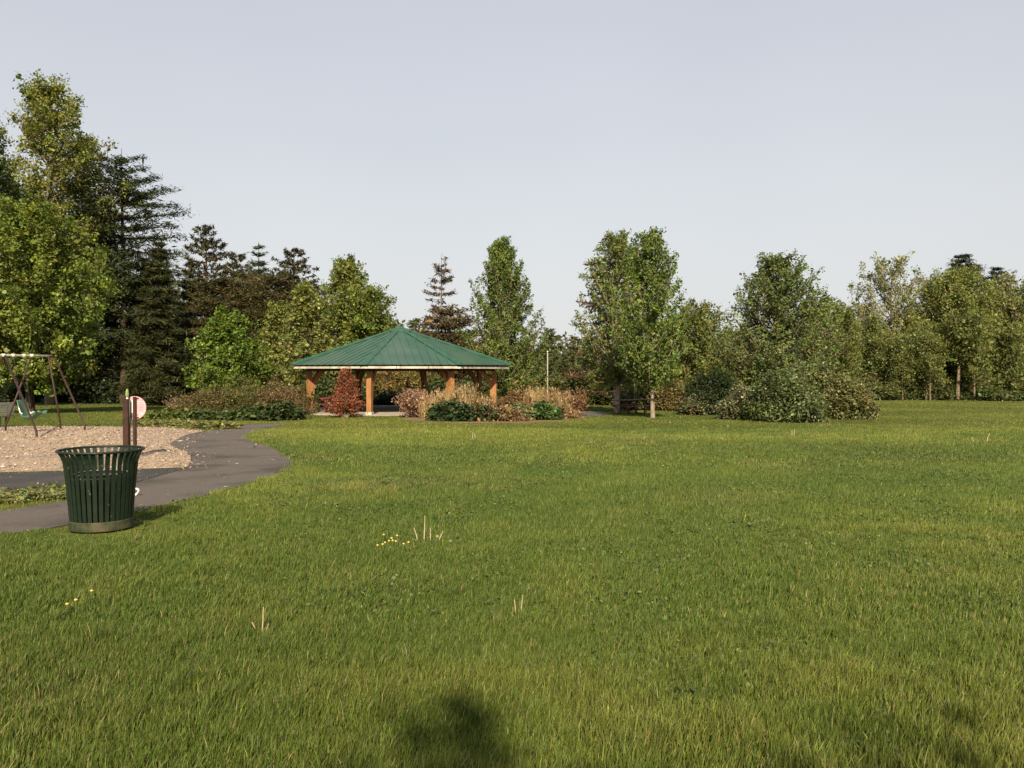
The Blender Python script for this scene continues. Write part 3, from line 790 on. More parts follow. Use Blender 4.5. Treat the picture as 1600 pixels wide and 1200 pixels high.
mb = MB(); mb.box((0.025, 0.055, hz(635.5)), (0.055, 0.012, 0.265)); mb.build('card', M['white'], play)
mb = MB(); mb.tube([(0.0, -0.02, hz(664)), (0.0, -0.02, hz(624))], 0.014, 8); mb.build('chime_tube', M['bench_mesh'], play, smooth=True)
for i in range(14):
    z = hz(646) - i * 0.042
    if z > 0.1: mb = MB(); mb.tube([(0.10, 0.02, z), (0.132, 0.02, z)], 0.006, 6); mb.build('peg', M['steel_dark'], play)
    if z > 0.1 and i % 2: mb = MB(); mb.tube([(-0.018, 0.02, z), (0.05, 0.03, z)], 0.008, 6); mb.build('rung', M['steel_dark'], play)
for z in (hz(622.5), hz(652.5)): mb = MB(); mb.tube([(0.10, 0.06, z), (0.145, 0.06, z)], 0.012, 8); mb.build('bolt', M['steel_dark'], play)
mb = MB(); hz0 = hz(623)
mb.lathe([(0.012, hz0 - 0.0), (0.016, hz0 + 0.02), (0.034, hz0 + 0.05), (0.036, hz0 + 0.10), (0.030, hz0 + 0.15), (0.018, hz0 + 0.19), (0.004, hz0 + 0.205)], 12, (-0.058, 0.0, 0), cap=True)
fin = mb.build('finial', M['leaf_green_paint'], play, smooth=True)
mb = MB(); mb.lathe([(0.02, hz0 - 0.004), (0.02, hz0 + 0.03)], 10, (-0.058, 0, 0), cap=True); mb.build('finial_collar', M['white'], fin)

# ------------------------------------------------------------------ swing set
def at(px, Z, z): return Vector(((px - 800) / F * Z, Z, z))
BARZ = 1.96
sw0 = at(40, 25.5, 0); sw0.z = gz(sw0.x, sw0.y)
swing = thing('swing_set', sw0, 0, 'brown swing frame with splayed legs and a pale top bar in the wood chips', 'swing set')
def loc(v): return Vector(v) - sw0
def gleg(x, y): return loc((x, y, gz(x, y) - 0.1))
barA, barB = at(-150, 23.6, BARZ), at(77, 26.9, BARZ); 
def onbar(px):
    best = min(np.linspace(0, 1, 400), key=lambda t: abs(800 + F * (barA.lerp(barB, t).x / barA.lerp(barB, t).y) - px)); return barA.lerp(barB, best)
mb = MB(); mb.tube([loc(barA), loc(barB)], 0.034, 10); tb = mb.build('top_bar', M['steel_pale'], swing, smooth=True)
for px in (6, 21, 38, 50, -40, -55):
    mb = MB(); mb.tube([loc(onbar(px)) - (barB - barA).normalized() * 0.05, loc(onbar(px)) + (barB - barA).normalized() * 0.05], 0.055, 10)
    mb.build('clamp', M['steel_pale'], tb, smooth=True)
mb = MB(); e = onbar(76); e2 = at(85, 27.0, BARZ - 0.03)
mb.tube([loc(e), loc(at(81, 26.95, BARZ)), loc(e2)], 0.042, 10); mb.build('end_elbow', M['steel_brown'], swing, smooth=True)
legs = [(onbar(8), (-13.27, 22.85)), (onbar(50), (-16.22, 26.2)), (onbar(76), (-15.06, 27.3)), (e2, (-13.67, 26.2)), (onbar(8), (-17.6, 25.4))]
for top, (x, y) in legs:
    foot = gleg(x, y); tp = loc(top)
    k = foot + (tp - foot) * 0.12; k = Vector((foot.x * 0.9 + k.x * 0.1, foot.y * 0.9 + k.y * 0.1, k.z))
    mb = MB(); mb.tube([foot, k, k + (tp - k) * 0.08, tp], 0.031, 10); mb.build('leg', M['steel_brown'], swing, smooth=True)
# moulded bucket seat on chains
Zs = 25.4
sc_ = at(47, Zs, 0); seatr = empty('swing_seat', Vector((sc_.x, sc_.y, EYE + (HORIZ - 656) * Zs / F)) - sw0); seatr.parent = swing; seatr['label'] = 'green moulded bucket seat with a high tilted back'
mb = MB()
prof = [(-0.36, 0.62), (-0.33, 0.60), (-0.27, 0.38), (-0.21, 0.16), (-0.13, 0.05), (0.0, 0.02), (0.12, 0.06), (0.22, 0.14), (0.34, 0.20), (0.43, 0.19)]
W_ = 0.21; th = 0.028
V = []; Fc = []; m_ = 9
for i, (x, z) in enumerate(prof):
    for j in range(m_):
        v = -1 + 2 * j / (m_ - 1)
        lip = 0.13 * max(0, abs(v) - 0.45) ** 1.2
        wd = W_ * (0.75 if i == 0 else 1.0 if i < 8 else 0.85)
        V.append((x + (lip if i < 4 else 0), v * wd, z + (lip * 1.6 if i >= 4 else 0)))
for i in range(len(prof) - 1):
    for j in range(m_ - 1):
        a = i * m_ + j; Fc.append((a, a + 1, a + m_ + 1, a + m_))
mb.poly(V, Fc); shell = mb.build('seat_shell', M['seat_green'], seatr, smooth=True)
so = shell.modifiers.new('thick', 'SOLIDIFY'); so.thickness = 0.03
mb = MB(); mb.tube([(-0.25, -0.2, 0.42), (-0.18, -0.235, 0.24), (-0.10, -0.24, 0.19)], 0.018, 8); mb.tube([(-0.25, 0.2, 0.42), (-0.18, 0.235, 0.24), (-0.10, 0.24, 0.19)], 0.018, 8)
mb.tube([(0.10, -0.2, 0.2), (0.10, 0, 0.25), (0.10, 0.2, 0.2)], 0.02, 8); mb.build('harness', M['white'], seatr, smooth=True)
sl = seatr.location + sw0
def chain(a, b):
    mb = MB(); a = Vector(a); b = Vector(b); n = 26
    for i in range(n):
        p0 = a.lerp(b, i / n); p1 = a.lerp(b, (i + 0.92) / n); o = Vector((0.008, 0, 0)) if i % 2 else Vector((0, 0.008, 0))
        mb.tube([p0 + o, p1 + o], 0.0035, 4); mb.tube([p0 - o, p1 - o], 0.0035, 4)
    return mb
tops = [onbar(21), onbar(38)]
for (x, y, z), tpp in (((-0.12, -0.22, 0.18), tops[0]), ((-0.12, 0.22, 0.18), tops[1])):
    chain((x, y, z), Vector(tpp) - sl).build('chain', M['steel_dark'], seatr)

# ------------------------------------------------------------------ bench at the playground's edge
bp = site(-26, 28.6)
bench = thing('park_bench', bp, 0.06, 'grey slatted park bench at the left edge behind the swing', 'bench')
mb = MB()
for i in range(7): mb.box((0, 0.30 + 0.012 * i, 0.50 + i * 0.062), (1.75, 0.022, 0.045))
for x in (-0.8, -0.27, 0.27, 0.8): mb.box((x, 0.355, 0.68), (0.03, 0.02, 0.46))
mb.build('backrest', M['bench_mesh'], bench)
mb = MB()
for i in range(6): mb.box((0, -0.17 + i * 0.078, 0.44), (1.75, 0.055, 0.022))
mb.build('seat', M['bench_mesh'], bench)
for x in (-0.62, 0.62):
    mb = MB(); mb.bar((x, -0.14, 0), (x, -0.14, 0.43), 0.05, 0.05); mb.bar((x, 0.24, 0), (x, 0.24, 0.43), 0.05, 0.05); mb.bar((x, -0.17, 0.415), (x, 0.3, 0.415), 0.05, 0.03); mb.bar((x, 0.33, 0.43), (x, 0.40, 0.92), 0.05, 0.02)
    mb.build('leg_frame', M['steel_dark'], bench)

# ------------------------------------------------------------------ pale pole behind the planting bed
q = site(855.5, 58)
pole = thing('pole', q, 0, 'thin pale pole standing behind the tan grasses, before young pines', 'pole')
ph = tall(58, 550, 855)
mb = MB(); mb.tube([(0, 0, -0.1), (0, 0, ph * 0.5), (0, 0, ph)], [0.05, 0.045, 0.04], 10); mb.build('shaft', M['dull_white'], pole, smooth=True)
mb = MB(); mb.lathe([(0.05, ph - 0.02), (0.075, ph), (0.06, ph + 0.06), (0.01, ph + 0.09)], 10, cap=True); mb.build('cap', M['steel_pale'], pole, smooth=True)
mb = MB(); mb.box((0, -0.055, ph * 0.55), (0.13, 0.03, 0.07)); mb.build('bracket', M['steel_dark'], pole)

# ------------------------------------------------------------------ trees
YG = (0.128, 0.166, 0.028)     # spring yellow-green
MG = (0.085, 0.130, 0.024)     # mid green
DG = (0.045, 0.075, 0.018)     # deep green
PALE = (0.165, 0.175, 0.055)   # aspen
PINE = (0.028, 0.038, 0.014)
PINEB = (0.042, 0.044, 0.017)  # browner pine
HEM = (0.036, 0.041, 0.012)

def T(px, Z): return site(px, Z)
def Hh(px, Z, yt): return tall(Z, yt, px)
def Rw(Z, w): return w * Z / F

wp_prof = lambda s: np.clip((1 - s), 0, 1) ** 0.65 * (0.45 + 0.55 * np.clip(s / 0.25, 0, 1)) + 0.03
sp_prof = lambda s: np.clip((1 - s), 0, 1) ** 0.95 * (0.6 + 0.4 * np.clip(s / 0.1, 0, 1)) + 0.03
rp_prof = lambda s: np.sqrt(np.clip(1 - (2 * s - 0.75) ** 2 / 1.7, 0.02, 1))

WOOD = 'trees at the edge of the woods'
# --- left group
Z = 42; t_front = plant('broadleaf_tree', decid(11, Hh(40, Z, 322), 1.9, Rw(Z, 118), YG, nl=105, tw=9, lpt=28, size=0.17, prof=prof_round, rise=0.45, sig=0.16, twl=0.9, tr=0.19, bark='bark_dark', upt=0.3, up=0.4, cvar=0.25), T(46, Z), 'broad yellow-green tree spreading low behind the swing set', 'tree', WOOD)
Z = 63; plant('broadleaf_tree', decid(12, Hh(88, Z, 124), 7.5, Rw(Z, 118), (0.160, 0.178, 0.038), nl=72, tw=8, lpt=24, size=0.23, prof=lambda s: prof_ovate(s, 0.48, 0.62), rise=0.75, sig=0.24, twl=1.5, tr=0.30, bark='bark', upt=0.4, up=0.3, cvar=0.25, gaps=0.3, limb=0.5), T(78, Z), 'tallest tree at the left, airy yellow-green crown with bare limbs showing', 'tree', WOOD)
Z = 56; plant('broadleaf_tree', decid(13, Hh(-20, Z, 238), 3.0, Rw(Z, 88), (0.030, 0.048, 0.012), nl=70, tw=8, lpt=34, size=0.24, prof=prof_round, rise=0.4, sig=0.32, twl=1.2, tr=0.3, bark='bark_dark'), T(-40, Z), 'dark green tree cut by the left edge of the photo', 'tree', WOOD)
Z = 66; plant('white_pine', conifer(21, Hh(200, Z, 233), 4.5, Rw(Z, 86), (0.036, 0.050, 0.020), whorls=17, per=6, slope=0.03, curve=0.10, npb=170, nl=0.36, nw=0.075, spread=0.5, tr=0.3, prof=lambda s: np.clip((1.03 - s) * 2.6, 0, 1) ** 0.75, up=0.9), T(193, Z), 'tall dark white pine with long level branches reaching right', 'tree', WOOD)
Z = 62; plant('hemlock', conifer(22, Hh(258, Z, 372), 0.8, Rw(Z, 62), HEM, whorls=26, per=7, slope=-0.05, droop=0.12, curve=0.0, npb=200, nl=0.32, nw=0.05, spread=0.5, tr=0.2, prof=sp_prof, up=0.7, hang=0.2), T(250, Z), 'olive dark hemlock with drooping sprays right of the tall white pine', 'tree', WOOD)
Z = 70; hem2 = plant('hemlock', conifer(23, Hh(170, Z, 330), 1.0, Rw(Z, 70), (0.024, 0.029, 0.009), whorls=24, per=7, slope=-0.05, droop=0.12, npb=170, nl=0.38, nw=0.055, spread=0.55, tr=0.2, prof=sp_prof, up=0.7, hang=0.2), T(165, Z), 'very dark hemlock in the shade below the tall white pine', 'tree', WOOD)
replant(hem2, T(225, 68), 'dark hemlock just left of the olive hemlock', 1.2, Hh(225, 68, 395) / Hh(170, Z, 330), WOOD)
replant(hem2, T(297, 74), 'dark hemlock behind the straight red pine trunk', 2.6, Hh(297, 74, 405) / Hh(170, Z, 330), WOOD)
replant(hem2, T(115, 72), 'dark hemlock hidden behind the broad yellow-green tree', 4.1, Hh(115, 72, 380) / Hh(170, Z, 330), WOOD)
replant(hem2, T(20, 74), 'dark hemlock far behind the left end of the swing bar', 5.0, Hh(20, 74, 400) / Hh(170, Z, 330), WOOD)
Z = 66; h = Hh(322, Z, 350); rp = plant('red_pine', conifer(31, h, h * 0.56, Rw(Z, 40), PINEB, whorls=12, per=6, slope=0.12, curve=0.2, npb=90, nl=0.30, nw=0.07, tr=0.22, bark='bark_red', prof=lambda s: np.clip((1.05 - s) * 1.5, 0.05, 1) ** 0.7 * (0.55 + 0.45 * np.clip(s / 0.25, 0, 1)), tuft=True, lat=0.4), T(322, Z), 'red pine with a tall bare reddish trunk and tufted crown', 'tree', WOOD)
Z = 68; h2 = Hh(462, Z, 386); replant(rp, T(462, Z), 'red pine with a see-through crown at the right end of the pines', 2.0, (1.15 * h2 / h, 1.15 * h2 / h, h2 / h), WOOD)
Z = 73; h2 = Hh(371, Z, 393); replant(rp, T(371, Z), 'short tufted pine crown between the two taller red pines', 4.2, (0.95, 0.95, h2 / h), WOOD)
Z = 76; wp2 = plant('white_pine', conifer(24, Hh(405, Z, 378), 3.0, Rw(Z, 48), (0.034, 0.052, 0.022), whorls=17, per=5, slope=0.12, curve=0.22, npb=90, nl=0.36, nw=0.07, spread=0.35, tr=0.16, prof=lambda s: np.clip(1 - s, 0, 1) ** 0.8 + 0.02, up=0.7), T(405, Z), 'slender white pine with a thin spire behind the brown pines', 'tree', WOOD)
Z = 66; brn = plant('pine', conifer(32, Hh(345, Z, 436), 1.5, Rw(Z, 60), (0.048, 0.046, 0.015), whorls=20, per=7, slope=0.06, droop=0.05, curve=0.1, npb=190, nl=0.30, nw=0.05, spread=0.55, tr=0.2, bark='bark_red', prof=rp_prof, up=0.6, dry=0.03), T(352, Z), 'dense brownish pine beside the straight red pine trunk', 'tree', WOOD)
replant(brn, T(432, 67), 'dense brownish pine below the see-through red pine', 2.2, Hh(432, 67, 430) / Hh(345, 66, 436), WOOD)
replant(brn, T(392, 70), 'brownish pine in the middle of the dense pines', 3.9, Hh(392, 70, 428) / Hh(345, 66, 436), WOOD)
replant(brn, T(475, 72), 'brownish pine behind the pale leaved tree', 5.1, Hh(475, 72, 442) / Hh(345, 66, 436), WOOD)
Z = 54; plant('broadleaf_tree', decid(14, Hh(360, Z, 492), 0.5, Rw(Z, 62), (0.110, 0.165, 0.024), nl=55, tw=8, lpt=24, size=0.19, prof=lambda s: prof_ovate(s, 0.40, 0.5), rise=0.6, sig=0.17, twl=0.9, tr=0.12, up=0.5, upt=0.4), T(358, Z), 'small bright green tree rising behind the brown hedge', 'tree', WOOD)
Z = 55; t_pale = plant('broadleaf_tree', decid(15, Hh(475, Z, 448), 0.8, Rw(Z, 52), (0.170, 0.190, 0.052), nl=54, tw=7, lpt=18, size=0.20, prof=lambda s: prof_ovate(s, 0.35, 0.6), rise=0.8, sig=0.16, twl=0.9, tr=0.12, up=0.6), T(478, Z), 'pale yellowish leafy tree left of the pavilion roof', 'tree', WOOD)
Z = 63; plant('broadleaf_tree', decid(16, Hh(540, Z, 408), 2.0, Rw(Z, 66), (0.135, 0.165, 0.034), nl=66, tw=7, lpt=24, size=0.20, prof=lambda s: prof_ovate(s, 0.35, 0.75), rise=0.7, sig=0.18, twl=1.1, tr=0.2), T(540, Z), 'rounded yellow-green tree above the left of the pavilion roof', 'tree', WOOD)
Z = 61; plant('broadleaf_tree', decid(17, Hh(588, Z, 452), 1.5, Rw(Z, 44), (0.120, 0.155, 0.030), nl=50, tw=7, lpt=22, size=0.19, prof=prof_round, rise=0.5, sig=0.17, twl=0.9, tr=0.15), T(580, Z), 'smaller green tree next to the roof peak on its left', 'tree', WOOD)
replant(t_pale, T(435, 60), 'pale leafy tree between the brown pines and the roof corner', 1.7, Hh(435, 60, 478) / Hh(475, 55, 448), WOOD)
tall_src = [o for o in SC.objects if o.get('label', '').startswith('tallest tree at the left')][0]
ht = Hh(88, 63, 124)
replant(tall_src, T(-18, 67), 'airy yellow-green tree cut by the left edge behind the tallest one', 2.2, Hh(-18, 67, 190) / ht, WOOD)
replant(tall_src, T(132, 69), 'airy tree filling the slope between the tallest tree and the white pine', 4.0, (Hh(132, 69, 212) / ht * 0.85, Hh(132, 69, 212) / ht * 0.85, Hh(132, 69, 212) / ht), WOOD)
# --- behind the pavilion
Z = 72; h = Hh(690, Z, 396); plant('spruce', conifer(33, h, 4.4, Rw(Z, 40), (0.066, 0.052, 0.030), whorls=17, per=5, slope=0.02, droop=0.12, curve=0.28, npb=60, nl=0.34, nw=0.075, spread=0.26, tr=0.15, bark='bark', prof=lambda s: np.clip(1 - s, 0, 1) ** 0.5 * (0.75 + 0.25 * np.cos(9 * s)) * 0.9 + 0.08, sparse=0.32, hang=0.35, dry=0.15), T(690, Z), 'thin brown half bare spruce standing alone behind the roof', 'tree', WOOD)
Z = 70; brs = plant('spruce', conifer(34, Hh(700, Z, 483), 0.4, Rw(Z, 62), (0.055, 0.046, 0.020), whorls=15, per=7, slope=0.02, droop=0.08, curve=0.12, npb=110, nl=0.36, nw=0.09, spread=0.5, tr=0.15, prof=rp_prof, hang=0.25, dry=0.15), T(698, Z), 'low dense brownish spruce at the foot of the thin spruce', 'tree', WOOD)
Z = 78; yp = plant('young_pine', conifer(35, Hh(650, Z, 497), 0.3, Rw(Z, 38), (0.085, 0.105, 0.035), whorls=12, per=6, slope=0.25, curve=0.3, npb=80, nl=0.36, nw=0.08, spread=0.3, tr=0.1, prof=wp_prof, up=0.6), T(648, Z), 'light green young pine just right of the roof peak', 'tree', 'young pines')
Z = 57; ovm = lambda s: prof_ovate(s, 0.28, 0.62)
plant('maple', decid(41, Hh(787, Z, 378), 0.8, Rw(Z, 70), (0.112, 0.155, 0.034), nl=120, tw=8, lpt=20, size=0.155, prof=ovm, rise=1.2, sig=0.105, twl=0.95, tr=0.16, upt=1.3, up=0.25, cvar=0.2), T(786, Z), 'spire shaped green maple behind the right end of the pavilion', 'tree', 'upright maples')
for px, Z_, yt, lab, rz in ((857, 72, 512, 'young pine behind the pale pole', 1.0), (898, 76, 524, 'young pine in the gap under the open sky', 2.4), (830, 70, 548, 'young pine at the foot of the spire shaped maple', 3.3), (922, 70, 528, 'young pine at the left of the pair of maples', 4.4), (880, 68, 552, 'small young pine with upright candles right of the pale pole', 5.4), (945, 66, 545, 'young pine behind the left pale trunk', 0.3)):
    replant(yp, T(px, Z_), lab, rz, Hh(px, Z_, yt) / Hh(650, 78, 497), 'young pines')
# --- the pair of maples and the spruce behind
Z = 36; plant('maple', decid(42, Hh(1014, Z, 366), 1.5, Rw(Z, 60), (0.112, 0.162, 0.032), nl=95, tw=7, lpt=20, size=0.115, prof=lambda s: prof_ovate(s, 0.42, 0.50), rise=1.0, sig=0.085, twl=0.7, tr=0.085, bark='bark_pale', upt=1.0, up=0.3, cvar=0.2, lean=(-0.012, 0)), T(1020, Z), 'right hand one of the two close maples, slim pale trunk nearest the lawn', 'tree', 'upright maples')
Z = 44; plant('maple', decid(43, Hh(960, Z, 370), 1.7, Rw(Z, 72), (0.122, 0.156, 0.038), nl=95, tw=7, lpt=20, size=0.13, prof=lambda s: prof_ovate(s, 0.36, 0.52), rise=1.0, sig=0.10, twl=0.8, tr=0.13, bark='bark_pale', upt=1.0, up=0.3, cvar=0.2, dry=0.015), T(964, Z), 'left hand one of the two close maples, trunk beside the picnic table', 'tree', 'upright maples')
Z = 62; plant('spruce', conifer(36, Hh(965, Z, 360), 1.0, Rw(Z, 105), (0.058, 0.038, 0.025), whorls=14, per=6, slope=-0.02, droop=0.03, curve=0.06, npb=70, nl=0.34, nw=0.07, spread=0.22, lat=0.16, tr=0.16, prof=lambda s: np.clip(1 - s, 0, 1) ** 0.75 * 0.95 + 0.1, hang=0.2, dry=0.3, sparse=0.1), T(962, Z), 'brown spruce mostly hidden by the two maples, tips poking out at the left', 'tree', WOOD)
Z = 62; t1095 = plant('broadleaf_tree', decid(18, Hh(1095, Z, 476), 1.0, Rw(Z, 50), (0.115, 0.138, 0.034), nl=54, tw=7, lpt=20, size=0.18, prof=prof_round, rise=0.5, sig=0.18, twl=1.0, tr=0.14, gaps=0.2), T(1092, Z), 'loose olive tree between the two maples and the wide maple', 'tree', WOOD)
Z = 50; plant('maple', decid(44, Hh(1215, Z, 404), 1.2, Rw(Z, 100), (0.112, 0.148, 0.044), nl=130, tw=7, lpt=20, size=0.155, prof=lambda s: prof_ovate(s, 0.36, 0.50), rise=0.8, sig=0.12, twl=1.05, tr=0.17, upt=0.8, up=0.4, cvar=0.2, limb=0.3), T(1215, Z), 'wide green maple rising behind the big flowering shrub', 'tree', 'upright maples')
replant(t1095, T(1290, 60), 'olive tree at the right shoulder of the wide maple', 2.0, Hh(1290, 60, 468) / Hh(1095, 62, 476), WOOD)
replant(t1095, T(1150, 66), 'olive tree seen low between the loose olive tree and the wide maple', 3.6, Hh(1150, 66, 515) / Hh(1095, 62, 476), WOOD)
replant(t1095, T(1045, 68), 'olive tree filling behind the right hand maple', 5.0, Hh(1045, 68, 500) / Hh(1095, 62, 476), WOOD)
# --- right woods
Z = 88; asp = plant('aspen', decid(51, Hh(1392, Z, 403), 4.5, Rw(Z, 74), (0.195, 0.205, 0.085), nl=66, tw=6, lpt=20, size=0.22, prof=lambda s: prof_ovate(s, 0.55, 0.42), rise=1.2, sig=0.17, twl=1.4, tr=0.17, bark='bark_pale', upt=1.0, gaps=0.15), T(1392, Z), 'airy pale aspen standing highest at the left of the right hand woods', 'tree', 'aspens in the right hand woods')
Z = 86; oak = plant('broadleaf_tree', decid(52, Hh(1495, Z, 424), 3.0, Rw(Z, 66), (0.155, 0.180, 0.046), nl=80, tw=8, lpt=22, size=0.24, prof=prof_round, rise=0.6, sig=0.26, twl=1.4, tr=0.22, bark='bark', upt=0.4, limb=0.5), T(1490, Z), 'dense green tree in the middle of the right hand woods', 'tree', WOOD)
replant(asp, T(1578, 88), 'pale aspen near the right edge of the photo', 2.0, Hh(1578, 88, 430) / Hh(1392, 88, 403), 'aspens in the right hand woods')
replant(asp, T(1350, 90), 'short pale aspen left of the highest one', 4.0, (0.6, 0.6, Hh(1350, 90, 476) / Hh(1392, 88, 403)), 'aspens in the right hand woods')
replant(asp, T(1545, 92), 'pale aspen in front of the smaller dark pine', 5.2, (0.8, 0.8, Hh(1545, 92, 447) / Hh(1392, 88, 403)), 'aspens in the right hand woods')
replant(asp, T(1452, 91), 'pale aspen between the highest aspen and the dense green tree', 1.1, (0.7, 0.7, Hh(1452, 91, 440) / Hh(1392, 88, 403)), 'aspens in the right hand woods')
replant(oak, T(1625, 86), 'green tree cut by the right edge of the photo', 1.5, Hh(1625, 86, 448) / Hh(1495, 86, 428), WOOD)
replant(oak, T(1420, 90), 'green tree below the highest aspen', 3.0, Hh(1420, 90, 490) / Hh(1495, 86, 428), WOOD)
replant(oak, T(1540, 90), 'green tree right of the dense green one', 4.5, Hh(1540, 90, 470) / Hh(1495, 86, 428), WOOD)
replant(oak, T(1355, 86), 'green tree with a low crown at the left end of the right hand woods', 5.6, Hh(1355, 86, 512) / Hh(1495, 86, 428), WOOD)
Z = 108; rpine = plant('white_pine', conifer(25, Hh(1503, Z, 396), 4, Rw(Z, 48), (0.030, 0.040, 0.024), whorls=27, per=6, slope=0.03, curve=0.12, npb=150, nl=0.42, nw=0.09, spread=0.5, tr=0.25, prof=lambda s: np.clip((1.03 - s) * 2.4, 0.03, 1) ** 0.8, up=0.8), T(1503, Z), 'taller dark pine top showing above the right hand woods', 'tree', WOOD)
replant(rpine, T(1556, 108), 'smaller dark pine top right of the taller one above the woods', 2.2, (0.8, 0.8, Hh(1556, 108, 420) / Hh(1503, 108, 400)), WOOD)
# slim saplings along the woods' edge, each with a thin pale trunk
Z = 84; sap = []
for sd, cbs in ((61, 1.1), (62, 2.0), (63, 3.0)):
    sap.append(decid(sd, 7.2, cbs, 1.4, (0.125, 0.148, 0.040), nl=20, tw=6, lpt=13, size=0.2, prof=prof_round, rise=0.6, sig=0.24, twl=0.9, tr=0.07, bark='bark', upt=0.4))
sap_src = [None] * 3
rs = np.random.default_rng(8)
spx = [1318, 1366, 1384, 1400, 1411, 1424, 1433, 1447, 1454, 1461, 1477, 1508, 1516, 1523, 1529, 1546, 1568, 1580, 1590, 1612]
for i, px in enumerate(spx):
    j = i % 3; Zs_ = 78 + 8 * rs.random(); sc = 0.78 + 0.4 * rs.random()
    lab = 'slim sapling with a thin pale trunk in the front row of the right hand woods'
    if sap_src[j] is None:
        sap_src[j] = plant('sapling', sap[j], T(px, Zs_), lab, 'sapling', 'slim saplings along the right hand woods', rs.random() * 6, sc)
    else: replant(sap_src[j], T(px, Zs_), lab, rs.random() * 6, sc, 'slim saplings along the right hand woods')
o = None
# forked trunk with bare bark
wood = tubes_mesh('trunk', [(np.array([[0, 0, -.1], [0.05, 0, 1.2], [0.1, 0, 2.6], [0.12, 0, 3.4]]), np.array([.26, .17, .14, .13])), (np.array([[0.1, 0, 3.2], [-0.05, 0, 4.2], [0.0, 0.1, 5.6], [-.3, .2, 7]]), np.array([.10, .08, .06, .02])), (np.array([[0.12, 0, 3.2], [0.30, 0, 4.0], [0.45, 0.1, 5.4], [.8, .2, 6.8]]), np.array([.10, .08, .06, .02]))], 8)
_, cr, _, _ = decid(64, 8.0, 4.6, 1.7, (0.085, 0.10, 0.025), nl=22, tw=6, lpt=20, size=0.24, prof=prof_round, sig=0.3, tr=0.1)
plant('forked_tree', (wood, cr, 'bark', 'leaf'), T(1496, 79), 'pale forked trunk at the front of the right hand woods', 'tree', WOOD)

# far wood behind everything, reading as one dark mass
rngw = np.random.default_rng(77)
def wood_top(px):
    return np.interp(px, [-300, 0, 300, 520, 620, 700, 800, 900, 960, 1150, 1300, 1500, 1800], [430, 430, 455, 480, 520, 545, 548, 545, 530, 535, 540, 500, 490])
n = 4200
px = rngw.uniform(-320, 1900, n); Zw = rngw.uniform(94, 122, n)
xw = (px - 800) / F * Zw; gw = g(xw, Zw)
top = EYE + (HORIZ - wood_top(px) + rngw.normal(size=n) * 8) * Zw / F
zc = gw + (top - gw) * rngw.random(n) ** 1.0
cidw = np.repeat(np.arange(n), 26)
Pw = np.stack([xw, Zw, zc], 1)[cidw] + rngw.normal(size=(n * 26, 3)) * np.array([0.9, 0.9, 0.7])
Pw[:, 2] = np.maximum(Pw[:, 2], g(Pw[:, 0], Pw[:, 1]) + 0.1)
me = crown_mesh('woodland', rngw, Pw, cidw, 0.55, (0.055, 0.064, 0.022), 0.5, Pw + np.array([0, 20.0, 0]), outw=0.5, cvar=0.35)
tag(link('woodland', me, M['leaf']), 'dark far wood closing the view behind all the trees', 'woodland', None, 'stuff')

# ------------------------------------------------------------------ shrubs and garden plants
SN = ('stems', 'foliage')
def bush(kind, parts, px, Z, label, group=None, rz=0.0, scale=None, cat='shrub'):
    return plant(kind, parts, T(px, Z), label, cat, group, rz, scale, SN)
HG = 'brown hedge left of the pavilion'
OL = (0.094, 0.090, 0.030)
bush('hedge_shrub', shrub(101, 1.55, 1.2, 1.35, OL, 170, 75, 0.065, 0.17, drycol=(0.16,0.10,0.05), dry=0.25, up=0.3, lump=0.3), 328, 40.5, 'left end of the brownish hedge, lowest and reddest', HG)
bush('hedge_shrub', shrub(102, 1.95, 1.3, 1.75, (0.088, 0.096, 0.026), 210, 75, 0.065, 0.18, drycol=(0.16,0.10,0.05), dry=0.18, up=0.3, lump=0.35), 388, 41.2, 'tallest olive shrub in the middle of the brownish hedge', HG)
bush('hedge_shrub', shrub(103, 1.5, 1.2, 1.65, (0.112, 0.094, 0.038), 160, 72, 0.065, 0.18, dry=0.4, drycol=(0.21, 0.13, 0.075), up=0.3, lump=0.35), 443, 41.0, 'tan patched right end of the brownish hedge by the pavilion post', HG)
bush('hedge_shrub', shrub(104, 0.8, 0.7, 1.5, (0.075, 0.088, 0.026), 70, 46, 0.10, 0.15, up=0.3), 470, 42.5, 'narrow green shrub touching the left pavilion post', HG)
bush('dry_shrub', twiggy(105, 0.9, 1.0, 26, (0.20, 0.15, 0.09), lpc=9, size=0.08, bark='bark_pale', sub=5), 284, 46.5, 'sparse pale twiggy shrub at the hedge tip by the dark woods', 'twiggy shrubs')
GC = 'leafy ground cover along the hedge'
for i, (px, Z, rx, hh, sd, lab, colr) in enumerate(((262, 36.5, 1.0, 0.36, 111, 'low leafy ground cover at the far left end of the hedge foot', (0.095, 0.12, 0.028)), (318, 36.2, 1.15, 0.42, 112, 'leafy ground cover below the reddest part of the hedge', (0.062, 0.085, 0.024)), (378, 35.9, 1.2, 0.50, 113, 'leafy ground cover below the tallest hedge shrub', (0.056, 0.078, 0.022)), (437, 35.6, 1.15, 0.72, 114, 'darkest leafy ground cover mound beside the pavilion floor', (0.042, 0.062, 0.020)), (412, 35.7, 0.8, 0.62, 115, 'dark leafy mound left of the darkest one', (0.046, 0.066, 0.021)))):
    bush('ground_cover', shrub(sd, rx, 0.75, hh, colr, 100, 26, 0.17, 0.11, up=0.9, lump=0.2, stems=8, shell=0.3, aspect=0.75), px, Z, lab, GC, cat='ground cover')
WDG = 'pale weeds at the rim of the wood chips'
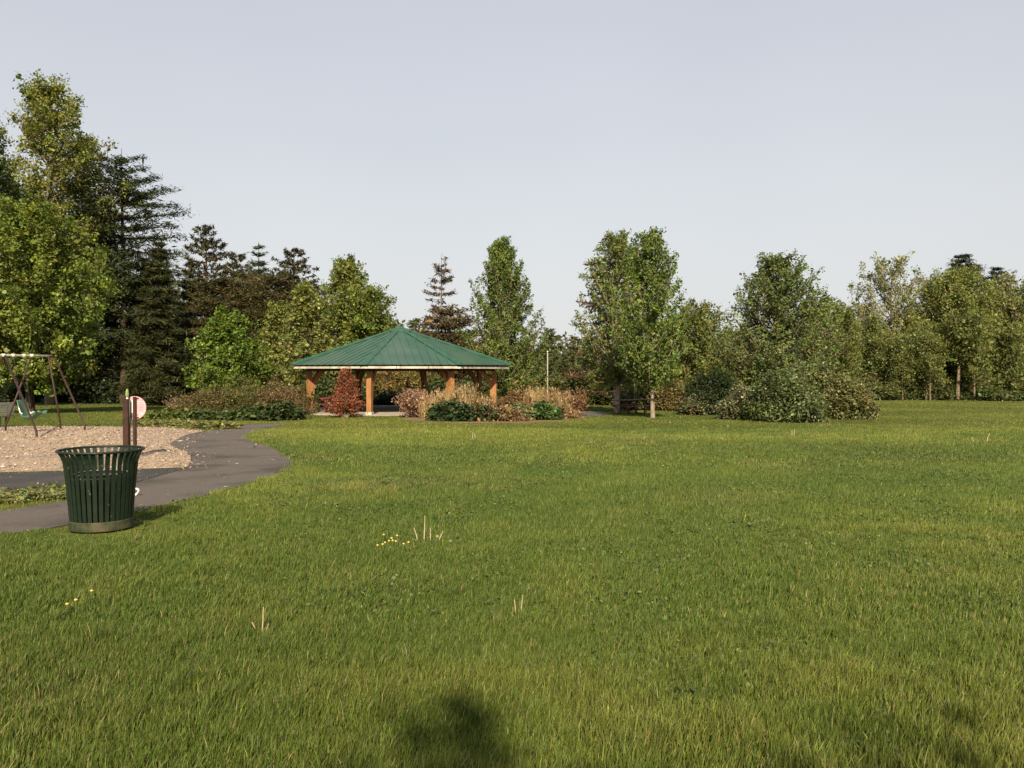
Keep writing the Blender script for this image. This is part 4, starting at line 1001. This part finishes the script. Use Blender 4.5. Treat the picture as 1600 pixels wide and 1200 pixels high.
for i, (px, py, rx, sd, lab) in enumerate(((348, 670, 0.62, 121, 'pale green weed patch nearest the path bend'), (318, 671, 0.65, 122, 'pale green weed patch left of the path bend'), (280, 668, 0.7, 123, 'pale green weed patch in the middle of the far chip edge'), (235, 667, 0.6, 124, 'pale green weed patch behind the pink disc'))):
    gx_, gy_ = gp(px, py)
    plant('weed_patch', shrub(sd, rx, 0.42, 0.20, (0.17, 0.185, 0.065), 60, 16, 0.11, 0.09, up=1.2, stems=5, shell=0.2, dry=0.1, twr=0.005), (gx_, gy_, gz(gx_, gy_)), lab, 'weeds', WDG, 0, None, SN)
# rusty conifer in front of the pavilion
Z = 38.0
plant('dying_conifer', twiggy(131, 0.70, tall(Z, 560, 538), 44, (0.20, 0.066, 0.030), lpc=26, size=0.07, spread=0.75, bark='bark_pale', sub=10, twr=0.016, bare=0.42, cone=True, sig=0.075), T(539, Z), 'rusty red dying conifer with bare pale stems in front of the pavilion', 'shrub', None, 0, (0.94, 0.9, 1), SN)
plant('red_twig_shrub', twiggy(132, 0.95, 0.8, 26, (0.10, 0.022, 0.022), lpc=3, size=0.06, spread=0.8, bark='bark_red', sub=5, twr=0.012, bare=0.3), T(535, 38.9), 'low spreading dark red twigs around the foot of the rusty conifer', 'shrub', 'twiggy shrubs', 0, None, SN)
# thicket behind the pavilion
for i, (px, Z, hh, R_, sd, lab) in enumerate(((610, 58, 3.0, 1.9, 141, 'yellow-brown thicket of upright stems seen through the pavilion, left part'), (650, 59, 2.9, 1.8, 142, 'yellow-brown thicket of upright stems seen through the pavilion, right part'), (575, 60, 2.6, 1.6, 143, 'yellow-brown thicket of upright stems behind the middle posts'))):
    plant('thicket', twiggy(sd, R_, hh, 60, (0.135, 0.105, 0.030), lpc=30, size=0.12, spread=0.45, bark='bark_pale', sub=8, twr=0.02, bare=0.45, sig=0.16), T(px, Z), lab, 'shrub', 'thickets behind the pavilion', 0, None, SN)
for i, (px, Z, rx, hh, sd, lab) in enumerate(((615, 54, 1.8, 1.0, 144, 'dark evergreen low bush in shade behind the pavilion floor'), (500, 52, 1.6, 2.2, 145, 'green leafy bush behind the left pavilion posts'), (690, 55, 1.7, 2.3, 146, 'dark green bush seen between the right pavilion posts'), (745, 54, 1.5, 2.0, 147, 'green bush behind the last right pavilion post'), (548, 56, 1.5, 1.6, 148, 'dark green bush behind the rusty conifer'))):
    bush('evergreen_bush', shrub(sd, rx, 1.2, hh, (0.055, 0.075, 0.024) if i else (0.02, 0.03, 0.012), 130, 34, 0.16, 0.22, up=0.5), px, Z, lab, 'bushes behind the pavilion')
# right planting bed
BG = 'shrubs of the right planting bed'
bush('dry_shrub', twiggy(151, 0.95, 1.5, 60, (0.25, 0.15, 0.10), lpc=16, size=0.075, spread=0.6, bark='bark_pale', sub=8, twr=0.011, bare=0.2), 652, 38.2, 'tan and purplish twiggy shrub at the left end of the right planting bed', 'twiggy shrubs')
bush('dry_shrub', twiggy(152, 0.8, 1.25, 46, (0.20, 0.115, 0.06), lpc=16, size=0.08, spread=0.6, bark='bark', sub=7, twr=0.011, bare=0.2), 892, 38.6, 'brown twiggy shrub at the right end of the planting bed', 'twiggy shrubs')
bush('dry_shrub', twiggy(153, 0.9, 1.35, 46, (0.16, 0.10, 0.045), lpc=20, size=0.09, spread=0.6, bark='bark', sub=7, twr=0.011, bare=0.2), 808, 41.0, 'brown shrub just right of the outermost pavilion post', 'twiggy shrubs')
bush('leafy_shrub', shrub(154, 1.0, 0.7, 0.78, (0.038, 0.062, 0.022), 110, 26, 0.15, 0.13, up=0.8, lump=0.2), 705, 34.0, 'glossy dark green low shrub at the front left of the planting bed', BG)
bush('leafy_shrub', shrub(155, 0.8, 0.6, 0.62, (0.050, 0.066, 0.026), 90, 24, 0.13, 0.12, up=0.8, dry=0.15), 752, 34.2, 'dull green low shrub right of the glossy dark one', BG)
bush('leafy_shrub', shrub(156, 0.9, 0.7, 1.45, (0.090, 0.088, 0.026), 110, 34, 0.10, 0.15, up=0.4, dry=0.2), 742, 37.0, 'olive shrub between two pavilion posts in the planting bed', BG)
bush('leafy_shrub', shrub(157, 0.75, 0.55, 0.55, (0.125, 0.080, 0.038), 80, 24, 0.10, 0.12, up=0.4, dry=0.4), 790, 34.2, 'low brownish shrub at the front middle of the planting bed', BG)
bush('leafy_shrub', shrub(158, 0.75, 0.6, 0.62, (0.150, 0.165, 0.070), 80, 24, 0.11, 0.12, up=0.7, dry=0.1), 815, 35.2, 'pale variegated low shrub in the planting bed', BG)
bush('leafy_shrub', shrub(159, 0.85, 0.6, 0.66, (0.060, 0.105, 0.028), 100, 26, 0.13, 0.12, up=0.8), 848, 35.4, 'fresh green low shrub below the tan grasses', BG)
bush('leafy_shrub', shrub(160, 1.1, 0.9, 2.0, (0.115, 0.135, 0.034), 120, 34, 0.13, 0.18, up=0.5), 812, 47.0, 'light green shrub behind the outermost pavilion post', BG)
bush('leafy_shrub', shrub(161, 0.9, 0.6, 0.42, (0.16, 0.095, 0.05), 70, 20, 0.09, 0.12, up=0.4, dry=0.5), 880, 36.2, 'low dry brown plant at the right front of the planting bed', BG)
GR = 'clumps of tall tan grass'
tan = (0.33, 0.245, 0.13)
for i, (px, Z, R_, hh, nb, sd, lab) in enumerate(((678, 36.5, 0.55, 1.25, 420, 171, 'tan grass clump at the left of the post in the planting bed'), (698, 37.2, 0.5, 1.45, 380, 172, 'tan grass clump hiding the foot of the middle right post'), (727, 36.4, 0.6, 1.65, 520, 173, 'tallest tan grass clump right of the middle post'), (758, 36.2, 0.5, 1.15, 300, 174, 'thin tan grass clump left of the outermost post'), (834, 38.2, 0.6, 1.45, 520, 175, 'bright tan grass clump right of the outermost post'), (856, 38.6, 0.65, 1.40, 480, 176, 'brownish tan grass clump in front of the pale pole'), (879, 38.0, 0.6, 1.25, 460, 177, 'tan grass clump at the right end of the planting bed'), (663, 36.2, 0.4, 0.9, 240, 178, 'short tan grass clump at the left corner of the planting bed'))):
    nb = int(nb * 0.55); hh *= 0.88; r = thing('grass_clump', T(px, Z), 0, lab, 'ornamental grass', GR)
    link('blades', tall_grass(sd, R_, hh, nb, (0.26, 0.18, 0.10) if i in (5, 3) else tan, 0.22, 0.013), M['leaf'], r)
    b2 = tall_grass(sd + 40, R_ * 0.9, hh * 0.55, nb // 2, (0.12, 0.13, 0.045), 0.3, 0.014, 0.0); link('young_blades', b2, M['leaf'], r)
# shrubs on the right lawn
bush('dark_evergreen_shrub', shrub(181, 1.35, 1.3, 2.1, (0.022, 0.036, 0.010), 230, 80, 0.10, 0.17, up=0.3, lump=0.25, var=0.3), 1112, 41.5, 'dark green rounded evergreen shrub left of the big flowering shrub')
bush('leafy_shrub', shrub(182, 0.75, 0.7, 1.05, (0.095, 0.100, 0.050), 80, 34, 0.12, 0.14, up=0.5, dry=0.08), 1083, 40.6, 'pale small shrub at the left foot of the dark evergreen one')
VIB = 'parts of the flowering shrub mass'
pet = (0.36, 0.31, 0.22)
bush('flowering_shrub', shrub(183, 1.75, 1.4, 2.0, (0.085, 0.115, 0.038), 300, 80, 0.10, 0.18, up=0.6, lump=0.3, dry=0.03, drycol=pet), 1222, 33.6, 'deep green middle of the big flowering shrub mass, nearest the camera', VIB)
bush('flowering_shrub', shrub(184, 1.3, 1.2, 1.8, (0.125, 0.130, 0.045), 220, 70, 0.10, 0.17, up=0.6, lump=0.35, dry=0.07, drycol=pet), 1318, 36.5, 'right end of the flowering shrub mass, yellowish with most blossom', VIB)
bush('flowering_shrub', shrub(185, 1.1, 1.0, 1.6, (0.100, 0.112, 0.048), 150, 70, 0.10, 0.17, up=0.6, lump=0.35, dry=0.12, drycol=pet), 1172, 35.2, 'left end of the flowering shrub mass with cream blossom beside the dark evergreen', VIB)
bush('flowering_shrub', shrub(186, 2.4, 1.4, 2.4, (0.105, 0.130, 0.042), 320, 70, 0.11, 0.2, up=0.6, lump=0.3, dry=0.05, drycol=pet), 1250, 38.0, 'taller back part of the flowering shrub mass below the wide maple', VIB)
RG = 'shrubs behind the outdoor picnic table'
bush('leafy_shrub', shrub(187, 1.5, 1.0, 1.7, (0.080, 0.092, 0.026), 150, 42, 0.12, 0.18, up=0.4), 1000, 48.5, 'green shrub behind the outdoor picnic table', RG)
bush('leafy_shrub', shrub(188, 1.3, 1.0, 1.75, (0.125, 0.105, 0.036), 130, 50, 0.11, 0.18, up=0.4, dry=0.12), 1052, 47.0, 'tan-brown shrub right of the slim pale trunk', RG)
bush('leafy_shrub', shrub(189, 1.2, 1.0, 1.5, (0.085, 0.092, 0.028), 110, 42, 0.12, 0.18, up=0.4, dry=0.1), 1022, 49.5, 'olive shrub directly behind the slim pale trunk', RG)
for i, (px, Z, rx, hh, sd, lab) in enumerate(((905, 66, 2.6, 2.6, 191, 'dense bush at the wood edge right of the planting bed'), (950, 64, 2.4, 2.4, 192, 'dense bush at the wood edge behind the left maple trunk'), (1000, 66, 2.6, 3.0, 193, 'dense bush at the wood edge above the picnic table'), (1060, 64, 2.6, 2.8, 194, 'dense bush at the wood edge left of the dark evergreen'), (850, 66, 2.6, 2.4, 195, 'dense bush at the wood edge behind the pale pole'))):
    bush('woodland_bush', shrub(sd, rx, 1.5, hh, (0.085, 0.100, 0.028), 170, 40, 0.19, 0.27, up=0.5, dry=0.06, cvar=0.35), px, Z, lab, 'bushes at the edge of the woods')
UB = 'undergrowth at the foot of the right hand woods'
ub = bush('undergrowth_bush', shrub(196, 2.0, 1.2, 1.15, (0.062, 0.085, 0.024), 110, 34, 0.20, 0.25, up=0.6, cvar=0.35, dry=0.05), 1330, 79, 'low undergrowth bush at the left foot of the right hand woods', UB)
VEIL = 'thin tall undergrowth of the right hand woods'
vl = bush('undergrowth_bush', twiggy(198, 1.9, 3.6, 26, (0.115, 0.130, 0.040), lpc=20, size=0.2, spread=0.5, bark='bark', sub=7, twr=0.022, bare=0.25, sig=0.25), 1340, 80.5, 'thin tall undergrowth of grey stems and small leaves among the right hand trunks', VEIL)
for i, px in enumerate((1375, 1398, 1418, 1441, 1458, 1478, 1512, 1533, 1552, 1572, 1596, 1622)):
    replant(vl, T(px, 80 + (i * 37 % 10) * 0.45), vl['label'], i * 1.7, (1, 1, 0.7 + 0.1 * (i * 5 % 6)), VEIL)
ulab = ['undergrowth bush under the short aspen', 'undergrowth bush under the highest aspen', 'undergrowth bush left of the forked trunk', 'undergrowth bush right of the forked trunk', 'undergrowth bush under the smaller dark pine', 'dark undergrowth bush under the aspen near the right edge', 'undergrowth bush cut by the right edge of the photo', 'undergrowth bush below the dense green tree']
for i, (px, Z) in enumerate(((1372, 80), (1408, 81), (1466, 80), (1520, 80), (1548, 78), (1578, 78), (1612, 78), (1440, 82))):
    replant(ub, T(px, Z), ulab[i], i * 1.3, (1, 1, 0.75 + 0.5 * ((i * 7) % 5) / 5), UB)
LB = 'dark undergrowth below the left hand woods'
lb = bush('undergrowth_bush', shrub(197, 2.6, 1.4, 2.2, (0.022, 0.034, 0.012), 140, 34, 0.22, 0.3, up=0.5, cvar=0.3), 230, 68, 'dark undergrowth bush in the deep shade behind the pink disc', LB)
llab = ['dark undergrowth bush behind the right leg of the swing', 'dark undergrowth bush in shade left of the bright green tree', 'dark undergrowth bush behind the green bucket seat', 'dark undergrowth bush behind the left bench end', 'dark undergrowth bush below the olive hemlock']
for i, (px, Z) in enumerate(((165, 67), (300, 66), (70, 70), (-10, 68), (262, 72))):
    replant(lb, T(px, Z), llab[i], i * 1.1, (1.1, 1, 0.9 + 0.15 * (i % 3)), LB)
# weeds between dark asphalt and path (left edge), one leafy patch each
for i, (px, py, sd, lab) in enumerate(((20, 783, 201, 'pale leafy weeds at the left frame edge between dark asphalt and path'), (72, 777, 202, 'pale leafy weeds beside the bin between dark asphalt and path'), (-50, 790, 203, 'pale leafy weeds just outside the left frame edge'), (112, 775, 204, 'pale leafy weeds hidden behind the left of the bin'))):
    gx_, gy_ = gp(px, py)
    plant('weed_patch', shrub(sd, 0.42, 0.55, 0.10, (0.150, 0.175, 0.060), 110, 18, 0.045, 0.055, up=1.2, stems=6, shell=0.1, dry=0.12, twr=0.003), (gx_, gy_, gz(gx_, gy_)), lab, 'weeds', 'pale weeds by the bin', 0, None, SN)

# ------------------------------------------------------------------ wood chips, grass, clover
rng = np.random.default_rng(5)
n = 60000
yy = np.sqrt(rng.uniform(13.4 ** 2, 31 ** 2, n)); xx = rng.uniform(-1.12, -0.3, n) * yy
m = inpoly(xx, yy, mulch_poly); xx, yy = xx[m], yy[m]
# a few chips kicked out onto the path
ex = np.concatenate([np.array(lE)[:, 0], np.array(dark_poly2)[1:5, 0]]); ey = np.concatenate([np.array(lE)[:, 1], np.array(dark_poly2)[1:5, 1]])
q_ = rng.integers(0, len(ex), 420); fx = ex[q_] + np.abs(rng.normal(size=420)) * 0.35 * rng.choice([1, 1, 1, -1], 420); fy = ey[q_] + rng.normal(size=420) * 0.35 - 0.15
f2 = rng.uniform(size=(120, 2)); px2 = -8.6 + f2[:, 0] * 4.5; py2 = 9.5 + f2[:, 1] * 14
fx = np.concatenate([fx, px2]); fy = np.concatenate([fy, py2]); mk = inpoly(fx, fy, path_poly) | inpoly(fx, fy, dark_poly2)
nck = len(xx); xx = np.concatenate([xx, fx[mk]]); yy = np.concatenate([yy, fy[mk]])
zo = np.where(np.arange(len(xx)) < nck, 0.03 + 0.025 * rng.random(len(xx)), 0.022)
P = np.stack([xx, yy, g(xx, yy) + zo], 1)
V, Fc = leaf_quads(rng, P, 0.050, 1.6, None, 0.35, var=0.4)
c = tint(rng, (0.36, 0.285, 0.22), len(P), 0.22, 0.05)
tag(link('wood_chips', npmesh('wood_chips', V, [Fc], np.repeat(c, 4, 0)), M['chip']), 'loose pale wood chips strewn over the playground', 'wood chips', None, 'stuff')

def blades(rng, n, z0, z1, hmin, hmax, w, segs):
    y = np.sqrt(rng.uniform(z0 ** 2, z1 ** 2, n)); x = rng.uniform(-0.86, 0.86, n) * y + rng.uniform(-1, 1, n) * 2.2
    bad = np.zeros(n, bool)
    jit = 0.02 + 0.10 * vnoise(x, y, 0.35, 31); jx = x + rng.normal(size=n) * jit; jy = y + rng.normal(size=n) * jit
    for p in bare: bad |= inpoly(jx, jy, p)
    bad |= inpoly(x, y, weed_bed) & (rng.random(n) < 0.5)
    sp = [(PC.x + oc(SLABR, k).x, PC.y + oc(SLABR, k).y) for k in range(8)]
    bad |= inpoly(x, y, sp)
    bad |= (np.hypot(x - BX, y - BY) < 0.31)
    x, y = x[~bad], y[~bad]; n = len(x)
    # some blades stand together in taller tufts
    tf = rng.random(n) < (0.10 if z1 < 30 else 0.0); ntu = max(1, int(tf.sum() / 22)); pick = rng.choice(n, ntu)
    own = pick[rng.integers(0, ntu, tf.sum())]
    x[tf] = x[own] + rng.normal(size=tf.sum()) * 0.022; y[tf] = y[own] + rng.normal(size=tf.sum()) * 0.022
    # colour and height patches
    n1 = vnoise(x, y, 2.3, 1); n2 = vnoise(x, y, 0.55, 2); n3 = vnoise(x + 0.4 * y, y, 5.5, 3); n4 = vnoise(x, y, 0.17, 4)
    n5 = vnoise(x, y, 0.075, 6); hgt = (hmin + (hmax - hmin) * rng.random(n)) * (0.45 + 0.45 * n2 + 0.45 * n4 + 0.35 * n5) * (0.85 + 0.3 * n1)
    hgt = hgt * np.where(tf, 1.55, 1.0)
    hgt = hgt * np.clip(0.22 + 0.78 * (np.hypot(x - BX, y - BY) - 0.3) / 0.9, 0.22, 1)
    az = rng.random(n) * 6.283
    leanv = (0.10 + 0.70 * rng.random(n) ** 1.5) * hgt * 0.62
    d = np.stack([np.cos(az), np.sin(az), 0 * az], 1) * leanv[:, None] + np.array([0.12, 0.04, 0]) * hgt[:, None]
    s = rng.normal(size=(n, 3)) * np.array([1, 1, 0]); s = unit(s + np.array([0.6, 0, 0]) * np.sign(s[:, :1])) * (w * (0.6 + 0.8 * rng.random(n)))[:, None]
    b = np.stack([x, y, g(x, y) - 0.004], 1)
    up = np.array([0, 0, 1.0])
    t = b + d + up * (hgt * 0.92)[:, None]
    c1, c2, c3 = np.array((0.100, 0.132, 0.020)), np.array((0.160, 0.170, 0.034)), np.array((0.056, 0.092, 0.016))
    k = np.clip((n1 * 0.55 + n3 * 0.75 - 0.30) * 1.3 + rng.normal(size=n) * 0.22, 0, 1)[:, None]
    C = c3 * (1 - k) + c1 * k
    k2 = np.clip((n3 * 0.7 + n2 * 0.6 - 0.5) * 1.5 + rng.normal(size=n) * 0.30, 0, 1)[:, None]
    C = C * (1 - k2) + c2 * k2
    C = C * np.exp(rng.normal(size=(n, 1)) * 0.33) * (0.80 + 0.26 * vnoise(x, y, 3.1, 51) + 0.20 * vnoise(x, y, 8.5, 52))[:, None]
    if z1 > 30: C = C * 0.86
    elif z1 < 9: C = C * np.array([1.06, 1.06, 1.15])
    else: C = C * np.array([1.05, 1.07, 1.2])
    dry = rng.random(n) < (0.045 if z1 < 12 else 0.015) + 0.10 * np.clip(vnoise(x, y, 1.7, 9) - 0.66, 0, 1) * 6
    C[dry] = np.array((0.23, 0.19, 0.085)) * np.exp(rng.normal(size=(dry.sum(), 1)) * 0.25)
    if segs == 2:
        mm = b + d * 0.36 + up * (hgt * 0.58)[:, None]
        V = np.stack([b - s, b + s, mm + s * 0.8, mm - s * 0.8, t], 1).reshape(-1, 3)
        i = np.arange(n)[:, None] * 5
        return V, [i + np.array([[0, 1, 2, 3]]), i + np.array([[3, 2, 4]])], np.repeat(C, 5, 0)
    V = np.stack([b - s, b + s, t], 1).reshape(-1, 3)
    return V, [np.arange(3 * n).reshape(n, 3)], np.repeat(C, 3, 0)

bands = [(int(b[0] * 1.3),) + b[1:] for b in [(190000, 2.6, 5.0, .036, .075, .0019, 2), (220000, 5.0, 8.5, .036, .070, .0026, 2), (240000, 8.5, 15, .036, .068, .0040, 1), (220000, 15, 28, .04, .07, .0075, 1), (150000, 28, 50, .03, .06, .014, 1), (90000, 50, 92, .03, .06, .03, 1)]]
Vs, Q, Tr, Cs, off = [], [], [], [], 0
for nb, z0, z1, h0, h1, w, sg in bands:
    V, fs, C = blades(rng, nb, z0, z1, h0, h1, w, sg)
    for f in fs: (Q if f.shape[1] == 4 else Tr).append(f + off)
    Vs.append(V); Cs.append(C); off += len(V)
tag(link('grass', npmesh('grass', np.concatenate(Vs), [np.concatenate(Q), np.concatenate(Tr)], np.concatenate(Cs)), M['grass']), 'uneven green lawn grass with yellowish and dry blades', 'grass', None, 'stuff')
# clover
n = 60000
y = np.sqrt(rng.uniform(3.2 ** 2, 22 ** 2, n)); x = rng.uniform(-0.3, 0.75, n) * y
k = (vnoise(x, y, 1.3, 21) > 0.55) & (vnoise(x, y, 0.45, 22) > 0.45)
for p in bare: k &= ~inpoly(x, y, p)
x, y = x[k], y[k]
# rosettes of broad-leaved weeds scattered through the lawn
nr_ = 1500; yr = np.sqrt(rng.uniform(3.4 ** 2, 30 ** 2, nr_)); xr = rng.uniform(-0.62, 0.75, nr_) * yr; kr = vnoise(xr, yr, 2.2, 41) > 0.5
for p in bare: kr &= ~inpoly(xr, yr, p)
xr, yr = np.repeat(xr[kr], 9), np.repeat(yr[kr], 9); a_ = rng.random(len(xr)) * 6.283; rr_ = 0.05 * rng.random(len(xr)) ** 0.5
xr = xr + np.cos(a_) * rr_; yr = yr + np.sin(a_) * rr_
x = np.concatenate([x, xr]); y = np.concatenate([y, yr])
P = np.stack([x, y, g(x, y) + 0.028 + 0.03 * rng.random(len(x))], 1)
V, Fc = leaf_quads(rng, P, 0.026, 0.9, None, 0.95, var=0.25)
c = tint(rng, (0.085, 0.112, 0.034), len(P), 0.35, 0.1)
tag(link('clover', npmesh('clover', V, [Fc], np.repeat(c, 4, 0)), M['leaf']), 'patches of small clover and weed leaves among the lawn grass', 'clover', None, 'stuff')

# dandelions and dry weed stalks
def dandelion(px, py, hh, i):
    x, y = gp(px, py + hh * 120); y = max(y, 3)
    r = thing('dandelion', (x, y, gz(x, y)), i, 'yellow dandelion flower on a thin stem in the small cluster on the lawn' if i < 11 else 'lone yellow dandelion flower low in the grass at the left', 'dandelion', 'dandelions on the lawn')
    mb = MB(); mb.tube([(0, 0, -.01), (0.006, 0, hh * .6), (0.004, 0.004, hh)], 0.0028, 5); mb.build('stem', M['stem'], r)
    mb = MB(); mb.lathe([(0.002, hh - 0.008), (0.009, hh), (0.012, hh + 0.005), (0.008, hh + 0.009), (0.001, hh + 0.013)], 10, (0.004, 0.004, 0)); mb.build('flower_head', M['yellow'], r)
M['stem'] = noise_mat('green_stem', (0.07, 0.11, 0.03), (0.12, 0.16, 0.05), 20)
M['yellow'] = noise_mat('yellow_petals', (0.46, 0.36, 0.09), (0.56, 0.45, 0.14), 60, 0.8, 0.1)
M['dry'] = noise_mat('dry_stalk', (0.32, 0.26, 0.16), (0.46, 0.38, 0.25), 30, 0.9, 0.1)
for i, (px, py) in enumerate(((598, 841), (620, 845), (612, 848), (608, 851), (613, 853), (617, 853), (600, 854), (597, 860), (590, 860), (631, 856), (638, 856), (140, 937), (100, 957), (114, 956), (1432, 700))):
    if i < 14: dandelion(px, py, 0.085 + 0.02 * ((i * 5) % 3), i)
def dry_weed(px, py, stalks, label, sc=1.0):
    x, y = gp(px, py); r = thing('dry_weed', (x, y, gz(x, y)), 0, label, 'dry weed', 'dry weeds in the lawn')
    for dx, hh, ln in stalks:
        mb = MB(); mb.tube([(dx, 0, -.01), (dx + ln * .4, 0.01, hh * .5), (dx + ln, 0, hh)], [0.0045 * sc, 0.004 * sc, 0.003 * sc], 6); mb.build('stalk', M['dry'], r)
dry_weed(662, 851, ((-0.055, 0.155, -0.04), (0.0, 0.27, 0.01), (0.06, 0.15, 0.0), (0.13, 0.12, 0.05), (-0.02, 0.05, -0.09)), 'dry weed with five pale upright stalks beside the dandelion cluster', 1.4)
dry_weed(811, 968, ((-0.02, 0.12, -0.01), (0.01, 0.15, 0.015), (-0.04, 0.07, 0.0)), 'small pinkish dry weed low in the middle of the lawn')
dry_weed(407, 995, ((0.0, 0.17, 0.01), (-0.03, 0.08, -0.03), (0.02, 0.07, 0.02)), 'single tall dry grass stalk in the left foreground')
dry_weed(1238, 682, ((0.0, 0.20, 0.0), (0.06, 0.22, 0.02)), 'dry weed in front of the flowering shrub mass', 2.5)
dry_weed(738, 686, ((0.0, 0.18, 0.02), (0.08, 0.16, -0.02)), 'dry weed on the lawn in front of the planting bed', 2.5)
dry_weed(1543, 690, ((0.0, 0.22, 0.07), (-0.35, 0.12, -0.05)), 'dry weed far out on the right hand lawn', 2.5)
for q, (px, py) in enumerate(((1063, 653), (1047, 661), (1138, 668))):
    x, y = gp(px, py); mb = MB(); mb.lathe([(0.01, 0.0), (0.026, 0.01), (0.026, 0.035), (0.01, 0.05)], 8, cap=True)
    tag(mb.build('paper_scrap', M['dull_white'], None, smooth=True, loc=(x, y, gz(x, y))), ['white scrap on the lawn right of the slim pale trunk', 'white scrap on the lawn below the one by the slim trunk', 'white scrap on the lawn in front of the dark evergreen shrub'][q], 'litter', 'white scraps on the lawn')

# ------------------------------------------------------------------ a tree behind the camera, whose crown shades patches of the near grass
plant('broadleaf_tree', decid(71, 9.2, 2.2, 2.4, MG, nl=44, tw=6, lpt=24, size=0.16, prof=prof_round, rise=0.5, sig=0.2, twl=1.0, tr=0.15, gaps=0.15), (0.55, -11.05, gz(0.55, -11.05)), 'leafy tree behind the viewer, its patchy shadow falls mid bottom edge', 'tree', 'trees behind the viewer')
replant([o for o in SC.objects if o.get('label', '').startswith('leafy tree behind the viewer')][0], (2.6, -10.75, gz(2.6, -10.75)), 'second leafy tree behind the viewer, its patchy shadow falls farther right', 2.3, 1.0, 'trees behind the viewer')

# ------------------------------------------------------------------ light, sky, camera
EL = math.radians(36)
d = Vector((-0.05, 1, -math.tan(EL))).normalized()
sl_ = bpy.data.lights.new('sun', 'SUN'); sl_.energy = 4.6; sl_.angle = math.radians(0.6); sl_.color = (1.0, 0.84, 0.60)
so = bpy.data.objects.new('sun', sl_); COL.objects.link(so); so.rotation_euler = d.to_track_quat('-Z', 'Y').to_euler(); so.location = (0, -20, 30)

w = bpy.data.worlds.new('World'); SC.world = w; w.use_nodes = True
nt = w.node_tree; N = nt.nodes; bg = N['Background']
sky = N.new('ShaderNodeTexSky'); sky.sky_type = 'NISHITA'; sky.sun_disc = False; sky.sun_elevation = EL
sky.sun_rotation = math.pi - 0.05; sky.dust_density = 2.0; sky.air_density = 1.0
bg.inputs['Strength'].default_value = 0.10
# thin high cloud veil: a pale layer, thickest towards the horizon
tc = N.new('ShaderNodeTexCoord'); sx = N.new('ShaderNodeSeparateXYZ'); nt.links.new(tc.outputs['Generated'], sx.inputs['Vector'])
vr = N.new('ShaderNodeValToRGB'); e = vr.color_ramp.elements
e[0].position = 0.0; e[0].color = (4.05, 4.10, 4.06, 1); e[1].position = 1.0; e[1].color = (1.5, 1.6, 2.0, 1)
k = e.new(0.16); k.color = (3.98, 4.00, 4.01, 1)
k = e.new(0.40); k.color = (3.55, 3.54, 3.66, 1)
nt.links.new(sx.outputs['Z'], vr.inputs['Fac'])
no = N.new('ShaderNodeTexNoise'); no.inputs['Scale'].default_value = 1.6; no.inputs['Detail'].default_value = 3
nt.links.new(tc.outputs['Generated'], no.inputs['Vector'])
nr = N.new('ShaderNodeMapRange'); nr.inputs['From Min'].default_value = 0.3; nr.inputs['From Max'].default_value = 0.7; nr.inputs['To Min'].default_value = 0.94; nr.inputs['To Max'].default_value = 1.035
nt.links.new(no.outputs['Fac'], nr.inputs['Value'])
ml = N.new('ShaderNodeVectorMath'); ml.operation = 'SCALE'; nt.links.new(vr.outputs['Color'], ml.inputs[0]); nt.links.new(nr.outputs['Result'], ml.inputs['Scale'])
fr = N.new('ShaderNodeMapRange'); fr.inputs['From Min'].default_value = 0.0; fr.inputs['From Max'].default_value = 1.0; fr.inputs['To Min'].default_value = 0.95; fr.inputs['To Max'].default_value = 0.55
nt.links.new(sx.outputs['Z'], fr.inputs['Value'])
mx = N.new('ShaderNodeMixRGB'); nt.links.new(fr.outputs['Result'], mx.inputs['Fac']); nt.links.new(sky.outputs['Color'], mx.inputs['Color1']); nt.links.new(ml.outputs['Vector'], mx.inputs['Color2'])
nt.links.new(mx.outputs['Color'], bg.inputs['Color'])

cd = bpy.data.cameras.new('camera'); cd.sensor_width = 36; cd.lens = 36 * F / 1600; cd.clip_start = 0.05; cd.clip_end = 4000
co = bpy.data.objects.new('camera', cd); COL.objects.link(co); co.location = (0, 0, EYE)
co.rotation_euler = (PI / 2 - math.atan((600 - HORIZ) / F), 0, 0)
SC.camera = co
SC.view_settings.view_transform = 'Standard'; SC.view_settings.look = 'None'; SC.view_settings.gamma = 1.0
SC.view_settings.exposure = 0.90
SC.cycles.max_bounces = 5; SC.cycles.diffuse_bounces = 3; SC.cycles.transmission_bounces = 3
